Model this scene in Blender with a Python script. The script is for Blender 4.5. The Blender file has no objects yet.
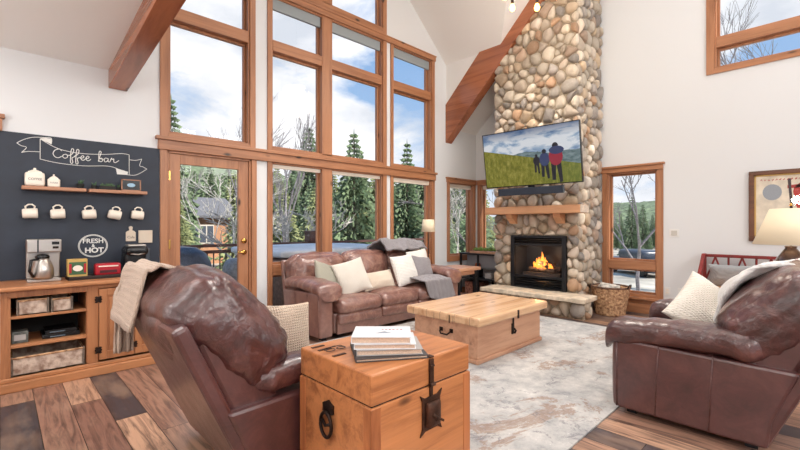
import bpy, bmesh, math, random
from mathutils import Vector, Matrix, noise, Euler
import numpy as np
PI = math.pi
S = bpy.context.scene
C = S.collection
def R(d): return math.radians(d)
# ---------------------------------------------------------------- materials
def lin(c):
    return tuple((v/255/12.92 if v/255 <= .04045 else ((v/255+.055)/1.055)**2.4) for v in c)
class NT:
    def __init__(s, name):
        s.m = bpy.data.materials.new(name); s.m.use_nodes = True
        s.t = s.m.node_tree; s.N = s.t.nodes; s.L = s.t.links
        s.b = s.N['Principled BSDF']; s.out = s.N['Material Output']
    def n(s, typ, **k):
        o = s.N.new(typ)
        for a, v in k.items():
            if a in o.inputs.keys(): o.inputs[a].default_value = v
            else: setattr(o, a, v)
        return o
    def l(s, a, b): s.L.new(a, b)
    def coord(s, scale=(1,1,1), kind='Object', rot=(0,0,0)):
        c = s.n('ShaderNodeTexCoord'); m = s.n('ShaderNodeMapping')
        m.inputs['Scale'].default_value = scale; m.inputs['Rotation'].default_value = rot
        s.l(c.outputs[kind], m.inputs[0]); return m.outputs[0]
    def ramp(s, fac, stops):
        r = s.n('ShaderNodeValToRGB'); e = r.color_ramp.elements
        while len(e) < len(stops): e.new(.5)
        for i, (p, c) in enumerate(stops):
            e[i].position = p; e[i].color = (*lin(c), 1)
        s.l(fac, r.inputs[0]); return r.outputs[0]
    def noise(s, vec, scale, detail=4, rough=.55, dist=0):
        o = s.n('ShaderNodeTexNoise'); o.inputs['Scale'].default_value = scale
        o.inputs['Detail'].default_value = detail; o.inputs['Roughness'].default_value = rough
        o.inputs['Distortion'].default_value = dist
        s.l(vec, o.inputs['Vector']); return o.outputs['Fac']
    def mix(s, fac, a, b, mode='MIX'):
        o = s.n('ShaderNodeMix', data_type='RGBA', blend_type=mode)
        for v, i in ((fac, 0), (a, 6), (b, 7)):
            if hasattr(v, 'is_linked') or hasattr(v, 'links'): s.l(v, o.inputs[i])
            elif i == 0: o.inputs[0].default_value = v
            else: o.inputs[i].default_value = (*lin(v), 1)
        return o.outputs[2]
    def math(s, op, a, b=0.0):
        o = s.n('ShaderNodeMath', operation=op)
        for v, i in ((a, 0), (b, 1)):
            if hasattr(v, 'links'): s.l(v, o.inputs[i])
            else: o.inputs[i].default_value = v
        return o.outputs[0]
    def bump(s, h, strength=.3, dist=.01, prev=None):
        o = s.n('ShaderNodeBump'); o.inputs['Strength'].default_value = strength
        o.inputs['Distance'].default_value = dist; s.l(h, o.inputs['Height'])
        if prev is not None: s.l(prev, o.inputs['Normal'])
        s.l(o.outputs[0], s.b.inputs['Normal']); return o.outputs[0]
    def base(s, c): 
        if hasattr(c, 'links'): s.l(c, s.b.inputs['Base Color'])
        else: s.b.inputs['Base Color'].default_value = (*lin(c), 1)
    def setp(s, **k):
        for a, v in k.items(): s.b.inputs[a.replace('_', ' ')].default_value = v
def plain(name, c, rough=.6, metal=0, var=0.0, vs=20, bump=0.0, bs=60, coat=0, spec=.5):
    t = NT(name); t.setp(Roughness=rough, Metallic=metal); t.b.inputs['Specular IOR Level'].default_value = spec
    if coat: t.b.inputs['Coat Weight'].default_value = coat; t.b.inputs['Coat Roughness'].default_value = .15
    v = t.coord()
    if var:
        d = tuple(max(0, x*(1-var)) for x in c); u = tuple(min(255, x*(1+var*.6)) for x in c)
        t.base(t.ramp(t.noise(v, vs), [(.3, d), (.7, u)]))
    else: t.base(c)
    if bump: t.bump(t.noise(v, bs), bump, .01)
    return t.m
def wood(name, c, c2, axis='x', rough=.4, knots=True, scale=1.0, plank=0, pax='y', streak=1.0):
    t = NT(name); t.setp(Roughness=rough)
    sc = {'x': (.6, 9, 9), 'y': (9, .6, 9), 'z': (9, 9, .6)}[axis]
    v = t.coord(tuple(a*scale for a in sc))
    n1 = t.noise(v, 1.3, 7, .66, .5)
    col = t.ramp(n1, [(.3, c2), (.52, c), (.75, tuple(min(255, x*1.08) for x in c))])
    v2 = t.coord(tuple((a if a < 2 else a*5)*scale for a in sc))
    n2 = t.noise(v2, 2.2, 3)
    col = t.mix(t.math('MULTIPLY', n2, .35*streak), col, c2)
    if knots:
        ks = {'x': (2.2, 5, 5), 'y': (5, 2.2, 5), 'z': (5, 5, 2.2)}[axis]
        vo = t.n('ShaderNodeTexVoronoi'); vo.inputs['Scale'].default_value = 1.0*scale
        t.l(t.coord(ks), vo.inputs['Vector'])
        k = t.ramp(vo.outputs['Distance'], [(.05, (255,255,255)), (.13, (0,0,0))])
        col = t.mix(k, col, tuple(x*.42 for x in c2))
    if plank:
        sp = t.n('ShaderNodeSeparateXYZ'); t.l(t.coord(), sp.inputs[0])
        a = t.math('MULTIPLY', sp.outputs[{'x':0,'y':1,'z':2}[pax]], 1/plank)
        fr = t.math('FRACT', a)
        g = t.ramp(fr, [(.0, (0,0,0)), (.02, (255,255,255)), (.98, (255,255,255)), (1, (0,0,0))])
        wn = t.n('ShaderNodeTexWhiteNoise', noise_dimensions='1D'); t.l(t.math('FLOOR', a), wn.inputs['W'])
        col = t.mix(t.math('MULTIPLY', wn.outputs[0], .35), col, c2)
        inv = t.math('SUBTRACT', 1.0, g)
        col = t.mix(t.math('MULTIPLY', inv, .8), col, tuple(x*.35 for x in c2))
    t.base(col); t.bump(n2, .12, .004)
    return t.m
M = {}
M['paint'] = plain('wall_paint', (221, 223, 225), .85, bump=.08, bs=90)
M['ceil'] = plain('ceiling_paint', (230, 229, 227), .9, bump=.06, bs=70)
M['trim'] = wood('trim_wood', (178, 124, 88), (138, 90, 62), 'z', .38)
M['trimh'] = wood('trim_wood_level', (178, 124, 88), (138, 90, 62), 'x', .38)
M['trimy'] = wood('trim_wood_side', (178, 124, 88), (138, 90, 62), 'y', .38)
M['beam'] = wood('beam_wood', (168, 104, 72), (122, 72, 52), 'y', .22, scale=.7)
M['pine'] = wood('honey_pine', (202, 134, 84), (134, 76, 42), 'x', .3)
M['pinez'] = wood('honey_pine_upright', (196, 124, 76), (130, 72, 40), 'z', .34)
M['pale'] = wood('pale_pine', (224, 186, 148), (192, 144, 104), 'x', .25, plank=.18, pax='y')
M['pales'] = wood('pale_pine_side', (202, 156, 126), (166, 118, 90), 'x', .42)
M['cab'] = wood('cabinet_pine', (188, 130, 88), (138, 86, 54), 'x', .38)
M['cabz'] = wood('cabinet_pine_upright', (180, 122, 82), (130, 80, 50), 'z', .38)
M['shelf'] = wood('shelf_wood', (176, 128, 100), (140, 96, 72), 'x', .5)
M['mantel'] = wood('mantel_wood', (216, 164, 122), (182, 122, 84), 'y', .4)
M['iron'] = plain('iron', (52, 40, 36), .45, .8, var=.25, bump=.2)
M['rust'] = plain('aged_iron', (82, 56, 44), .5, .7, var=.3, bump=.25)
M['black'] = plain('black_metal', (34, 36, 40), .32, .3)
M['blackp'] = plain('black_plastic', (18, 19, 22), .25)
M['dark'] = plain('dark_recess', (26, 24, 24), .7)
M['steel'] = plain('brushed_steel', (190, 184, 178), .28, .9)
M['brass'] = plain('brass', (214, 168, 92), .25, 1)
M['cream'] = plain('cream_ceramic', (236, 226, 212), .3)
M['white'] = plain('white_plastic', (228, 228, 226), .5)
M['redbox'] = plain('red_tin', (168, 24, 40), .35)
M['green'] = plain('green_card', (58, 96, 62), .6)
M['gold'] = plain('gold_card', (196, 160, 90), .5)
M['paper'] = plain('paper', (232, 226, 216), .7)
M['paperb'] = plain('page_block', (214, 186, 164), .8, var=.1, vs=200)
M['slate'] = plain('book_blue_grey', (92, 106, 118), .5)
M['mortar'] = plain('mortar', (164, 150, 130), .95, var=.2, vs=30, bump=.5)
M['redwood'] = plain('red_paint', (128, 34, 32), .4, var=.15)
M['tan'] = plain('tan_cushion', (214, 160, 112), .8, bump=.2)
M['chalk'] = plain('chalk', (226, 226, 222), .9)
M['board'] = plain('chalkboard_paint', (38, 46, 60), .55, var=.12, vs=5)
M['leaf'] = plain('leaf_green', (112, 142, 66), .5, var=.3)
M['terra'] = plain('terracotta', (184, 96, 60), .7)
M['stoneflat'] = plain('hearth_stone', (206, 190, 168), .7, var=.16, vs=9, bump=.6, bs=24)
M['tray'] = plain('dark_tray', (48, 34, 30), .4)
def leather(name, c, c2, c3, big=.3):
    t = NT(name); t.setp(Roughness=.3); t.b.inputs['Specular IOR Level'].default_value = .75; t.b.inputs['Coat Weight'].default_value = .5; t.b.inputs['Coat Roughness'].default_value = .2
    v = t.coord()
    n = t.noise(v, 6, 7, .7, .6)
    col = t.ramp(n, [(.28, c2), (.5, c), (.74, c3)])
    t.base(col)
    r = t.n('ShaderNodeMapRange'); t.l(t.noise(v, 9, 4), r.inputs[0]); r.inputs[3].default_value = .22; r.inputs[4].default_value = .46
    t.l(r.outputs[0], t.b.inputs['Roughness'])
    b0 = t.bump(t.noise(v, 5.5, 3, .5, 2.2), big, .04); b1 = t.bump(t.noise(v, 14, 5, .6, 1.5), .3 if big else .12, .02, b0)
    vo = t.n('ShaderNodeTexVoronoi'); vo.inputs['Scale'].default_value = 220; t.l(v, vo.inputs['Vector'])
    t.bump(vo.outputs['Distance'], .12, .002, b1)
    return t.m
M['leather'] = leather('brown_leather', (80, 42, 40), (48, 26, 27), (122, 76, 68))
M['leather2'] = leather('worn_brown_leather', (130, 90, 79), (98, 64, 57), (180, 140, 122))
M['leatherp'] = leather('smooth_brown_leather', (84, 48, 47), (62, 36, 36), (104, 64, 60), .0)
M['leatherp2'] = leather('smooth_worn_leather', (134, 95, 84), (112, 76, 67), (156, 116, 103), .0)
def fabric(name, c, c2, ws=60, bs=.5, rough=.9, kind='wave'):
    t = NT(name); t.setp(Roughness=rough); v = t.coord()
    t.b.inputs['Sheen Weight'].default_value = .2
    w1 = t.n('ShaderNodeTexWave'); w1.inputs['Scale'].default_value = ws; w1.inputs['Distortion'].default_value = 1.5; t.l(v, w1.inputs['Vector'])
    w2 = t.n('ShaderNodeTexWave', bands_direction='Z'); w2.inputs['Scale'].default_value = ws; w2.inputs['Distortion'].default_value = 1.5; t.l(v, w2.inputs['Vector'])
    h = t.math('MULTIPLY', w1.outputs['Fac'], w2.outputs['Fac'])
    t.base(t.mix(t.noise(v, 7), t.mix(h, c2, c), c2 if kind == 'fur' else c))
    t.bump(h, bs, .01); return t.m
M['knit'] = fabric('cream_knit', (244, 237, 226), (222, 212, 198), 28, .8)
M['ribbed'] = fabric('white_ribbed', (246, 243, 238), (228, 222, 214), 16, .9)
M['weave'] = fabric('oatmeal_weave', (226, 206, 186), (176, 146, 122), 22, 1.0)
M['sage'] = fabric('sage_grey_cloth', (170, 166, 150), (140, 138, 126), 50, .3)
M['linen'] = fabric('linen', (222, 208, 190), (200, 184, 166), 60, .3)
M['greyfur'] = fabric('grey_fur', (204, 198, 200), (150, 144, 148), 26, 1.0, kind='fur')
M['throw'] = fabric('tan_throw', (206, 184, 166), (176, 150, 132), 40, .6)
M['whitethrow'] = fabric('white_throw', (248, 247, 246), (236, 233, 230), 34, .7)
M['shade'] = plain('lamp_shade_cloth', (236, 220, 190), .9)
for k in ('shade',):
    b = M[k].node_tree.nodes['Principled BSDF']; b.inputs['Emission Color'].default_value = (1, .86, .66, 1); b.inputs['Emission Strength'].default_value = .06
def glassm():
    t = NT('window_glass'); t.N.remove(t.b)
    tr = t.n('ShaderNodeBsdfTransparent'); gl = t.n('ShaderNodeBsdfGlossy'); gl.inputs['Roughness'].default_value = .02
    mx = t.n('ShaderNodeMixShader'); fr = t.n('ShaderNodeLayerWeight'); fac = t.math('ADD', .025, t.math('MULTIPLY', t.math('POWER', fr.outputs['Facing'], 5.0), .6))
    t.l(fac, mx.inputs[0]); t.l(tr.outputs[0], mx.inputs[1]); t.l(gl.outputs[0], mx.inputs[2]); t.l(mx.outputs[0], t.out.inputs[0])
    return t.m
M['glass'] = glassm()
def emis(name, c, s=1.0):
    t = NT(name); t.base((0,0,0)); t.b.inputs['Emission Color'].default_value = (*lin(c), 1); t.b.inputs['Emission Strength'].default_value = s
    return t.m
def floorm():
    t = NT('floor_planks'); t.setp(Roughness=.33)
    sp = t.n('ShaderNodeSeparateXYZ'); t.l(t.coord(), sp.inputs[0])
    PW, PL = .185, 1.5
    a = t.math('MULTIPLY', sp.outputs[0], 1/PW); row = t.math('FLOOR', a); fx = t.math('FRACT', a)
    w = t.n('ShaderNodeTexWhiteNoise', noise_dimensions='1D'); t.l(row, w.inputs['W'])
    b = t.math('ADD', t.math('MULTIPLY', sp.outputs[1], 1/PL), t.math('MULTIPLY', w.outputs[0], 7.3))
    ci = t.math('FLOOR', b); fy = t.math('FRACT', b)
    cb = t.n('ShaderNodeCombineXYZ'); t.l(row, cb.inputs[0]); t.l(ci, cb.inputs[1])
    w2 = t.n('ShaderNodeTexWhiteNoise', noise_dimensions='2D'); t.l(cb.outputs[0], w2.inputs['Vector'])
    col = t.ramp(w2.outputs[0], [(0, (64, 62, 68)), (.16, (92, 80, 80)), (.34, (168, 128, 108)), (.52, (124, 88, 78)), (.7, (204, 162, 134)), (.85, (134, 96, 84)), (1, (228, 186, 148))])
    # plank-wise shifted grain
    ad = t.n('ShaderNodeVectorMath', operation='ADD'); cs = t.n('ShaderNodeVectorMath', operation='SCALE'); cs.inputs['Scale'].default_value = 3.7
    t.l(cb.outputs[0], cs.inputs[0]); t.l(t.coord((14, 1.1, 1)), ad.inputs[0]); t.l(cs.outputs[0], ad.inputs[1])
    g = t.noise(ad.outputs[0], 1.8, 7, .65, 1.0)
    col = t.mix(t.ramp(g, [(.36, (225,225,225)), (.56, (0,0,0))]), col, (54, 40, 40))
    ad2 = t.n('ShaderNodeVectorMath', operation='ADD'); t.l(t.coord((3, 1.0, 1)), ad2.inputs[0]); t.l(cs.outputs[0], ad2.inputs[1])
    col = t.mix(t.ramp(t.noise(ad2.outputs[0], 1.5, 4), [(.5, (0,0,0)), (.7, (150,150,150))]), col, (206, 170, 142))
    ex = t.math('LESS_THAN', t.math('ABSOLUTE', t.math('SUBTRACT', fx, .5)), .488)
    ey = t.math('LESS_THAN', t.math('ABSOLUTE', t.math('SUBTRACT', fy, .5)), .4985)
    e = t.math('MULTIPLY', ex, ey)
    t.base(t.mix(e, (30, 22, 20), col))
    t.bump(t.math('ADD', t.math('MULTIPLY', g, .25), e), .25, .003)
    r = t.n('ShaderNodeMapRange'); t.l(g, r.inputs[0]); r.inputs[3].default_value = .22; r.inputs[4].default_value = .42; t.l(r.outputs[0], t.b.inputs['Roughness'])
    return t.m
M['floor'] = floorm()
def rugm():
    t = NT('distressed_rug'); t.setp(Roughness=.95); v = t.coord()
    c = t.ramp(t.noise(v, 4, 9, .75), [(.3, (136, 136, 140)), (.44, (174, 173, 172)), (.6, (200, 197, 193)), (.75, (220, 217, 212))])
    n2 = t.noise(t.coord((1, 1.3, 1)), 1.25, 10, .78, .5)
    c = t.mix(t.ramp(n2, [(.54, (0,0,0)), (.585, (215,215,215)), (.64, (150,150,150)), (.68, (0,0,0))]), c, (140, 104, 78))
    n3 = t.noise(t.coord((1, 1, 1), rot=(0, 0, .7)), 5, 10, .8, 1.0)
    c = t.mix(t.ramp(n3, [(.57, (0,0,0)), (.61, (225,225,225)), (.66, (60,60,60)), (.7, (0,0,0))]), c, (112, 110, 116))
    n4 = t.noise(v, 14, 8, .8, .5)
    c = t.mix(t.ramp(n4, [(.6, (0,0,0)), (.66, (200,200,200))]), c, (238, 236, 232))
    t.base(c); t.bump(t.noise(v, 120, 2), .5, .01); return t.m
M['rug'] = rugm()
def stonem():
    t = NT('river_stone'); t.setp(Roughness=.6)
    a = t.n('ShaderNodeVertexColor', layer_name='Col'); v = t.coord()
    n = t.noise(v, 11, 6, .6)
    c = t.mix(t.ramp(n, [(.35, (120,120,120)), (.7, (0,0,0))]), a.outputs[0], (128, 104, 84))
    c = t.mix(t.ramp(t.noise(v, 38, 3), [(.5, (0,0,0)), (.75, (90,90,90))]), c, (238, 226, 206))
    t.base(c); t.bump(n, .5, .02); return t.m
M['stone'] = stonem()
def basketm(name, c, c2, s=26):
    t = NT(name); t.setp(Roughness=.75); v = t.coord()
    t.base(t.ramp(t.noise(v, s, 3), [(.35, c2), (.6, c)])); t.bump(t.noise(v, s*2, 3), .6, .01); return t.m
M['basket'] = basketm('wicker', (208, 168, 128), (138, 96, 68))
M['bark'] = basketm('birch_bark', (206, 186, 170), (140, 112, 96), 14)
M['foliage'] = plain('conifer_needles', (116, 134, 98), .8, var=.4, vs=3)
M['foliage2'] = plain('conifer_needles_yellowish', (150, 156, 106), .8, var=.35, vs=3)
M['trunk'] = plain('tree_bark', (126, 112, 100), .9, var=.3)
M['birch'] = plain('pale_bark', (206, 200, 190), .9, var=.25)
M['twig'] = plain('grey_twigs', (146, 140, 142), .9, var=.2)
M['ground'] = plain('outdoor_ground', (206, 196, 178), .95, var=.25, vs=.6)
M['hill'] = plain('hill_forest', (116, 128, 96), .95, var=.5, vs=.9)
M['deck'] = wood('deck_boards', (150, 132, 118), (110, 92, 82), 'x', .8, plank=.14, pax='y')
M['rail'] = plain('brown_deck_rail', (92, 60, 52), .6)
# ---------------------------------------------------------------- mesh builder
class MB:
    def __init__(s): s.v = []; s.f = []; s.c = []
    def add(s, vs, fs, col=None, m=None):
        o = len(s.v)
        s.v += [tuple((m @ Vector(p)) if m is not None else p) for p in vs]
        s.f += [tuple(i+o for i in f) for f in fs]; s.c += [col]*len(fs); return s
    def box(s, x0, x1, y0, y1, z0, z1, m=None):
        v = [(x, y, z) for x in (x0, x1) for y in (y0, y1) for z in (z0, z1)]
        return s.add(v, [(0,1,3,2),(4,6,7,5),(0,4,5,1),(2,3,7,6),(0,2,6,4),(1,5,7,3)], m=m)
    def tube(s, pts, r, n=8, cap=True, m=None):
        pts = [Vector(p) for p in pts]; rs = r if isinstance(r, (list, tuple)) else [r]*len(pts)
        vs = []; up = None
        for i, p in enumerate(pts):
            t = (pts[min(i+1, len(pts)-1)] - pts[max(i-1, 0)]).normalized()
            if up is None: up = Vector((0,0,1)) if abs(t.z) < .9 else Vector((1,0,0))
            a = t.cross(up)
            if a.length < 1e-4: a = t.cross(Vector((0,1,0)))
            a.normalize(); b = a.cross(t).normalized(); up = b
            vs += [tuple(p + (a*math.cos(2*PI*k/n) + b*math.sin(2*PI*k/n))*rs[i]) for k in range(n)]
        fs = [(i*n+k, i*n+(k+1)%n, (i+1)*n+(k+1)%n, (i+1)*n+k) for i in range(len(pts)-1) for k in range(n)]
        if cap: fs += [tuple(range(n))[::-1], tuple(range((len(pts)-1)*n, len(pts)*n))]
        return s.add(vs, fs, m=m)
    def lathe(s, prof, n=24, c=(0,0,0), m=None, fn=None):
        vs = []
        for j, (r, z) in enumerate(prof):
            for k in range(n):
                a = 2*PI*k/n; rr = r*(fn(a, z) if fn else 1)
                vs.append((c[0]+rr*math.cos(a), c[1]+rr*math.sin(a), c[2]+z))
        fs = [(j*n+k, j*n+(k+1)%n, (j+1)*n+(k+1)%n, (j+1)*n+k) for j in range(len(prof)-1) for k in range(n)]
        if prof[0][0] > 1e-5 and not getattr(s, 'open', False): fs.append(tuple(range(n))[::-1])
        if prof[-1][0] > 1e-5 and not getattr(s, 'open', False): fs.append(tuple(range((len(prof)-1)*n, len(prof)*n)))
        return s.add(vs, fs, m=m)
    def prism(s, poly, a0, a1, axis='x', m=None):
        def mk(p, a): return {'x': (a, p[0], p[1]), 'y': (p[0], a, p[1]), 'z': (p[0], p[1], a)}[axis]
        n = len(poly); v = [mk(p, a0) for p in poly] + [mk(p, a1) for p in poly]
        return s.add(v, [tuple(range(n))[::-1], tuple(range(n, 2*n))] + [(i, (i+1)%n, n+(i+1)%n, n+i) for i in range(n)], m=m)
    def soft(s, size, r, n=18, bulge=(0,0,0), wr=None, m=None, seed=0):
        h = Vector(size)/2; key = {}; vs = []; fs = []
        def vid(p):
            k = tuple(round(a, 4) for a in p)
            if k in key: return key[k]
            q = Vector([p[i]*h[i] for i in range(3)])
            inn = Vector([max(-(h[i]-r), min(h[i]-r, q[i])) for i in range(3)])
            d = q - inn; d = d.normalized() if d.length > 1e-6 else Vector(p).normalized()
            o = inn + d*r
            for i in range(3):
                a, b = p[(i+1)%3], p[(i+2)%3]
                o[i] += bulge[i]*p[i]*(1-a*a)*(1-b*b)
            if wr: o += d*wr(o, Vector(p), seed)
            key[k] = len(vs); vs.append(tuple(o)); return key[k]
        g = [math.sin((i/n*2-1)*PI/2) for i in range(n+1)]
        for ax in range(3):
            for sg in (-1, 1):
                for i in range(n):
                    for j in range(n):
                        q = []
                        for a, b in ((i,j),(i+1,j),(i+1,j+1),(i,j+1)):
                            p = [0,0,0]; p[ax] = sg; p[(ax+1)%3] = g[a]; p[(ax+2)%3] = g[b]; q.append(vid(p))
                        fs.append(tuple(q) if sg > 0 else tuple(q[::-1]))
        return s.add(vs, fs, m=m)
    def pillow(s, w, h, t, n=20, pinch=.07, m=None, seed=0, amp=.012):
        # lies in the XZ plane, thickness along Y
        vs = []; fs = []
        for sg in (-1, 1):
            o = len(vs)
            for i in range(n+1):
                for j in range(n+1):
                    u = math.sin((i/n*2-1)*PI/2); v = math.sin((j/n*2-1)*PI/2)
                    e = max(0, (1-u*u))*max(0, (1-v*v))
                    x = w/2*u*(1-pinch*(1-v*v)); z = h/2*v*(1-pinch*(1-u*u))
                    y = sg*t/2*(e**.38) + (amp*noise.noise(Vector((u*2.2+seed, v*2.2, sg*3))) if e > 1e-6 else 0)
                    vs.append((x, y, z))
            for i in range(n):
                for j in range(n):
                    q = (o+i*(n+1)+j, o+(i+1)*(n+1)+j, o+(i+1)*(n+1)+j+1, o+i*(n+1)+j+1)
                    fs.append(q if sg < 0 else q[::-1])
        return s.add(vs, fs, m=m)
    def sheet(s, fn, nu, nv, m=None):
        vs = [fn(i/nu, j/nv) for i in range(nu+1) for j in range(nv+1)]
        fs = [(i*(nv+1)+j, (i+1)*(nv+1)+j, (i+1)*(nv+1)+j+1, i*(nv+1)+j+1) for i in range(nu) for j in range(nv)]
        return s.add(vs, fs, m=m)
    def build(s, name, mat, parent=None, bevel=0, smooth=False, solid=0, world=False, sub=0, merge=False):
        me = bpy.data.meshes.new(name)
        vs = s.v
        if world and parent is not None:
            bpy.context.view_layer.update(); im = parent.matrix_world.inverted(); vs = [tuple(im @ Vector(p)) for p in vs]
        me.from_pydata(vs, [], s.f); me.update()
        if any(c is not None for c in s.c):
            ca = me.color_attributes.new('Col', 'BYTE_COLOR', 'CORNER')
            for p in me.polygons:
                for li in p.loop_indices: ca.data[li].color = (*lin(s.c[p.index]), 1)
        o = bpy.data.objects.new(name, me); C.objects.link(o); me.materials.append(mat)
        if parent is not None: o.parent = parent
        if merge:
            bm = bmesh.new(); bm.from_mesh(me); bmesh.ops.remove_doubles(bm, verts=bm.verts, dist=1e-5); bm.to_mesh(me); bm.free()
        if smooth: me.shade_smooth()
        if solid:
            q = o.modifiers.new('s', 'SOLIDIFY'); q.thickness = solid; q.offset = 0
        if bevel:
            q = o.modifiers.new('b', 'BEVEL'); q.width = bevel; q.segments = 2; q.limit_method = 'ANGLE'; q.angle_limit = R(50)
        if sub:
            q = o.modifiers.new('u', 'SUBSURF'); q.levels = sub; q.render_levels = sub
        return o
def thing(name, label, cat, loc=(0,0,0), rz=0, group=None):
    o = bpy.data.objects.new(name, None); C.objects.link(o); o.empty_display_size = .1
    o.location = loc; o.rotation_euler = (0, 0, rz); tag(o, label, cat, group); return o
def tag(o, label, cat, group=None, kind=None):
    o['label'] = label; o['category'] = cat
    if group: o['group'] = group
    if kind: o['kind'] = kind
    return o
def struct(o): o['kind'] = 'structure'; return o
def copy_tree(o, parent=None):
    c = o.copy(); C.objects.link(c)
    if parent is not None: c.parent = parent
    for ch in [x for x in KIDS.get(o.name, []) ]: copy_tree(ch, c)
    return c
KIDS = {}
def reg(root):
    for o in bpy.data.objects:
        if o.parent is not None: 
            l = KIDS.setdefault(o.parent.name, [])
            if o not in l: l.append(o)
    return root
def text(name, s, size, mat, m, parent=None, ext=.001, bold=0, shear=0, align='CENTER'):
    cu = bpy.data.curves.new(name, 'FONT'); cu.body = s; cu.size = size; cu.extrude = ext; cu.offset = bold; cu.shear = shear
    cu.align_x = align; cu.align_y = 'CENTER'
    q = bpy.data.objects.new(name + '_source', cu); C.objects.link(q); bpy.context.view_layer.update()
    me = bpy.data.meshes.new_from_object(q.evaluated_get(bpy.context.evaluated_depsgraph_get()))
    bpy.data.objects.remove(q); me.name = name; me.materials.clear(); me.materials.append(mat)
    o = bpy.data.objects.new(name, me); C.objects.link(o)
    if parent is not None:
        o.parent = parent; bpy.context.view_layer.update(); m = parent.matrix_world.inverted() @ m
    o.matrix_basis = m
    return o
def T(x, y, z): return Matrix.Translation((x, y, z))
def RX(a): return Matrix.Rotation(R(a), 4, 'X')
def RY(a): return Matrix.Rotation(R(a), 4, 'Y')
def RZ(a): return Matrix.Rotation(R(a), 4, 'Z')
# ---------------------------------------------------------------- room shell
AY, BX = 4.98, 6.94          # window wall plane y, fireplace wall plane x
WT = .16
def mapA(u, v, w): return (u, AY - w, v)
def mapB(u, v, w): return (BX - w, u, v)
def mbox(mb, mp, u0, u1, v0, v1, w0, w1):
    a = mp(u0, v0, w0); b = mp(u1, v1, w1)
    return mb.box(min(a[0], b[0]), max(a[0], b[0]), min(a[1], b[1]), max(a[1], b[1]), min(a[2], b[2]), max(a[2], b[2]))
def wall(name, mp, u0, u1, v0, v1, holes):
    us = sorted({u0, u1, *[a for h in holes for a in h[:2]]}); vs = sorted({v0, v1, *[a for h in holes for a in h[2:]]})
    mb = MB()
    for i in range(len(us)-1):
        for j in range(len(vs)-1):
            cu, cv = (us[i]+us[i+1])/2, (vs[j]+vs[j+1])/2
            if any(h[0] < cu < h[1] and h[2] < cv < h[3] for h in holes): continue
            mbox(mb, mp, us[i], us[i+1], vs[j], vs[j+1], -WT, 0)
    return struct(mb.build(name, M['paint']))
holesA = [(1.30, 2.24, .0, 2.12), (1.31, 2.22, 2.30, 4.27), (2.51, 4.41, .14, 2.12), (2.51, 4.41, 2.30, 4.27),
          (4.64, 5.58, .14, 2.12), (4.64, 5.58, 2.30, 4.27), (2.51, 4.41, 4.46, 5.5), (6.09, 6.83, .72, 2.12)]
wall('wall_back', mapA, -3.0, 7.1, -.1, 8.4, holesA)
holesB = [(1.75, 2.46, .26, 2.14), (4.10, 4.86, .72, 2.12), (-1.2, 1.08, 3.42, 4.9)]
wall('wall_right', mapB, -4.0, 4.98, -.1, 8.4, holesB)
mb = MB().box(-3.16, -3.0, -4.2, 5.0, -.1, 8.4); struct(mb.build('wall_left', M['paint']))
hf = [(-2.2, 3.2, .5, 2.4)]
def mapF(u, v, w): return (u, -4.0 + w, v)
wall('wall_front', mapF, -3.0, 7.1, -.1, 8.4, hf)
struct(MB().box(-3.1, 7.1, -4.1, 5.1, -.12, 0).build('floor', M['floor']))
# ceilings: low shelf ceiling on the left, main slope, cross gable over the windows
def ceil(name, polys):
    mb = MB()
    for p in polys: mb.add(p, [tuple(range(len(p)))])
    return struct(mb.build(name, M['ceil']))
zl = lambda y: 2.85 + .108*(AY - y)
ceil('ceiling', [[(-3.0, AY, zl(AY)), (.86, AY, zl(AY)), (.86, -4, zl(-4)), (-3.0, -4, zl(-4))]])
ceil('ceiling', [[(.86, AY, zl(AY)), (.86, AY, 8.4), (.86, -4, 8.4), (.86, -4, zl(-4))]])
G = 3.45; zc = lambda x: 4.30 + .88*(2.55 - abs(x - G)); zr = zc(G); yv = 8.115 - zr
ceil('ceiling', [[(6.0, AY, 4.3), (G, AY, zr), (G, yv, zr), (6.0, 3.815, 4.3)], [(.86, AY, 4.27), (G, AY, zr), (G, yv, zr), (.86, 3.845, 4.27)]])
ceil('ceiling', [[(.86, 3.845, 4.27), (G, yv, zr), (6.0, 3.815, 4.3), (6.0, 0, 8.115), (.86, 0, 8.115)],
                 [(6.0, AY, 8.115-AY), (6.94, AY, 8.115-AY), (6.94, 0, 8.115), (6.0, 0, 8.115)],
                 [(.86, 0, 8.115), (6.94, 0, 8.115), (6.94, -4, 4.3), (.86, -4, 4.3)]])
ceil('wall_valley', [[(6.0, AY, 8.115-AY), (6.0, AY, 4.3), (6.0, 3.815, 4.3)]])
# beams
y1 = -1.0
mb = MB(); a = .17
sl = .108
mb.prism([(AY, 2.67), (AY, 2.86), (-2, 2.86+sl*(AY+2)), (-2, 2.67+sl*(AY+2))], .775, .935, 'x')
o = struct(mb.build('ceiling_beam', M['beam'], bevel=.006)); tag(o, 'brown wooden beam under the low left ceiling, ending beside the chalkboard', 'beam')
mb = MB()
mb.prism([(AY, 2.85), (AY, 3.56), (1.2, 3.56+AY-1.2), (1.2, 2.85+AY-1.2)], 5.98, 6.16, 'x')
o = struct(mb.build('ceiling_beam', M['beam'], bevel=.006)); tag(o, 'reddish-brown sloping beam rising in front of the stone chimney', 'beam')
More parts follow.
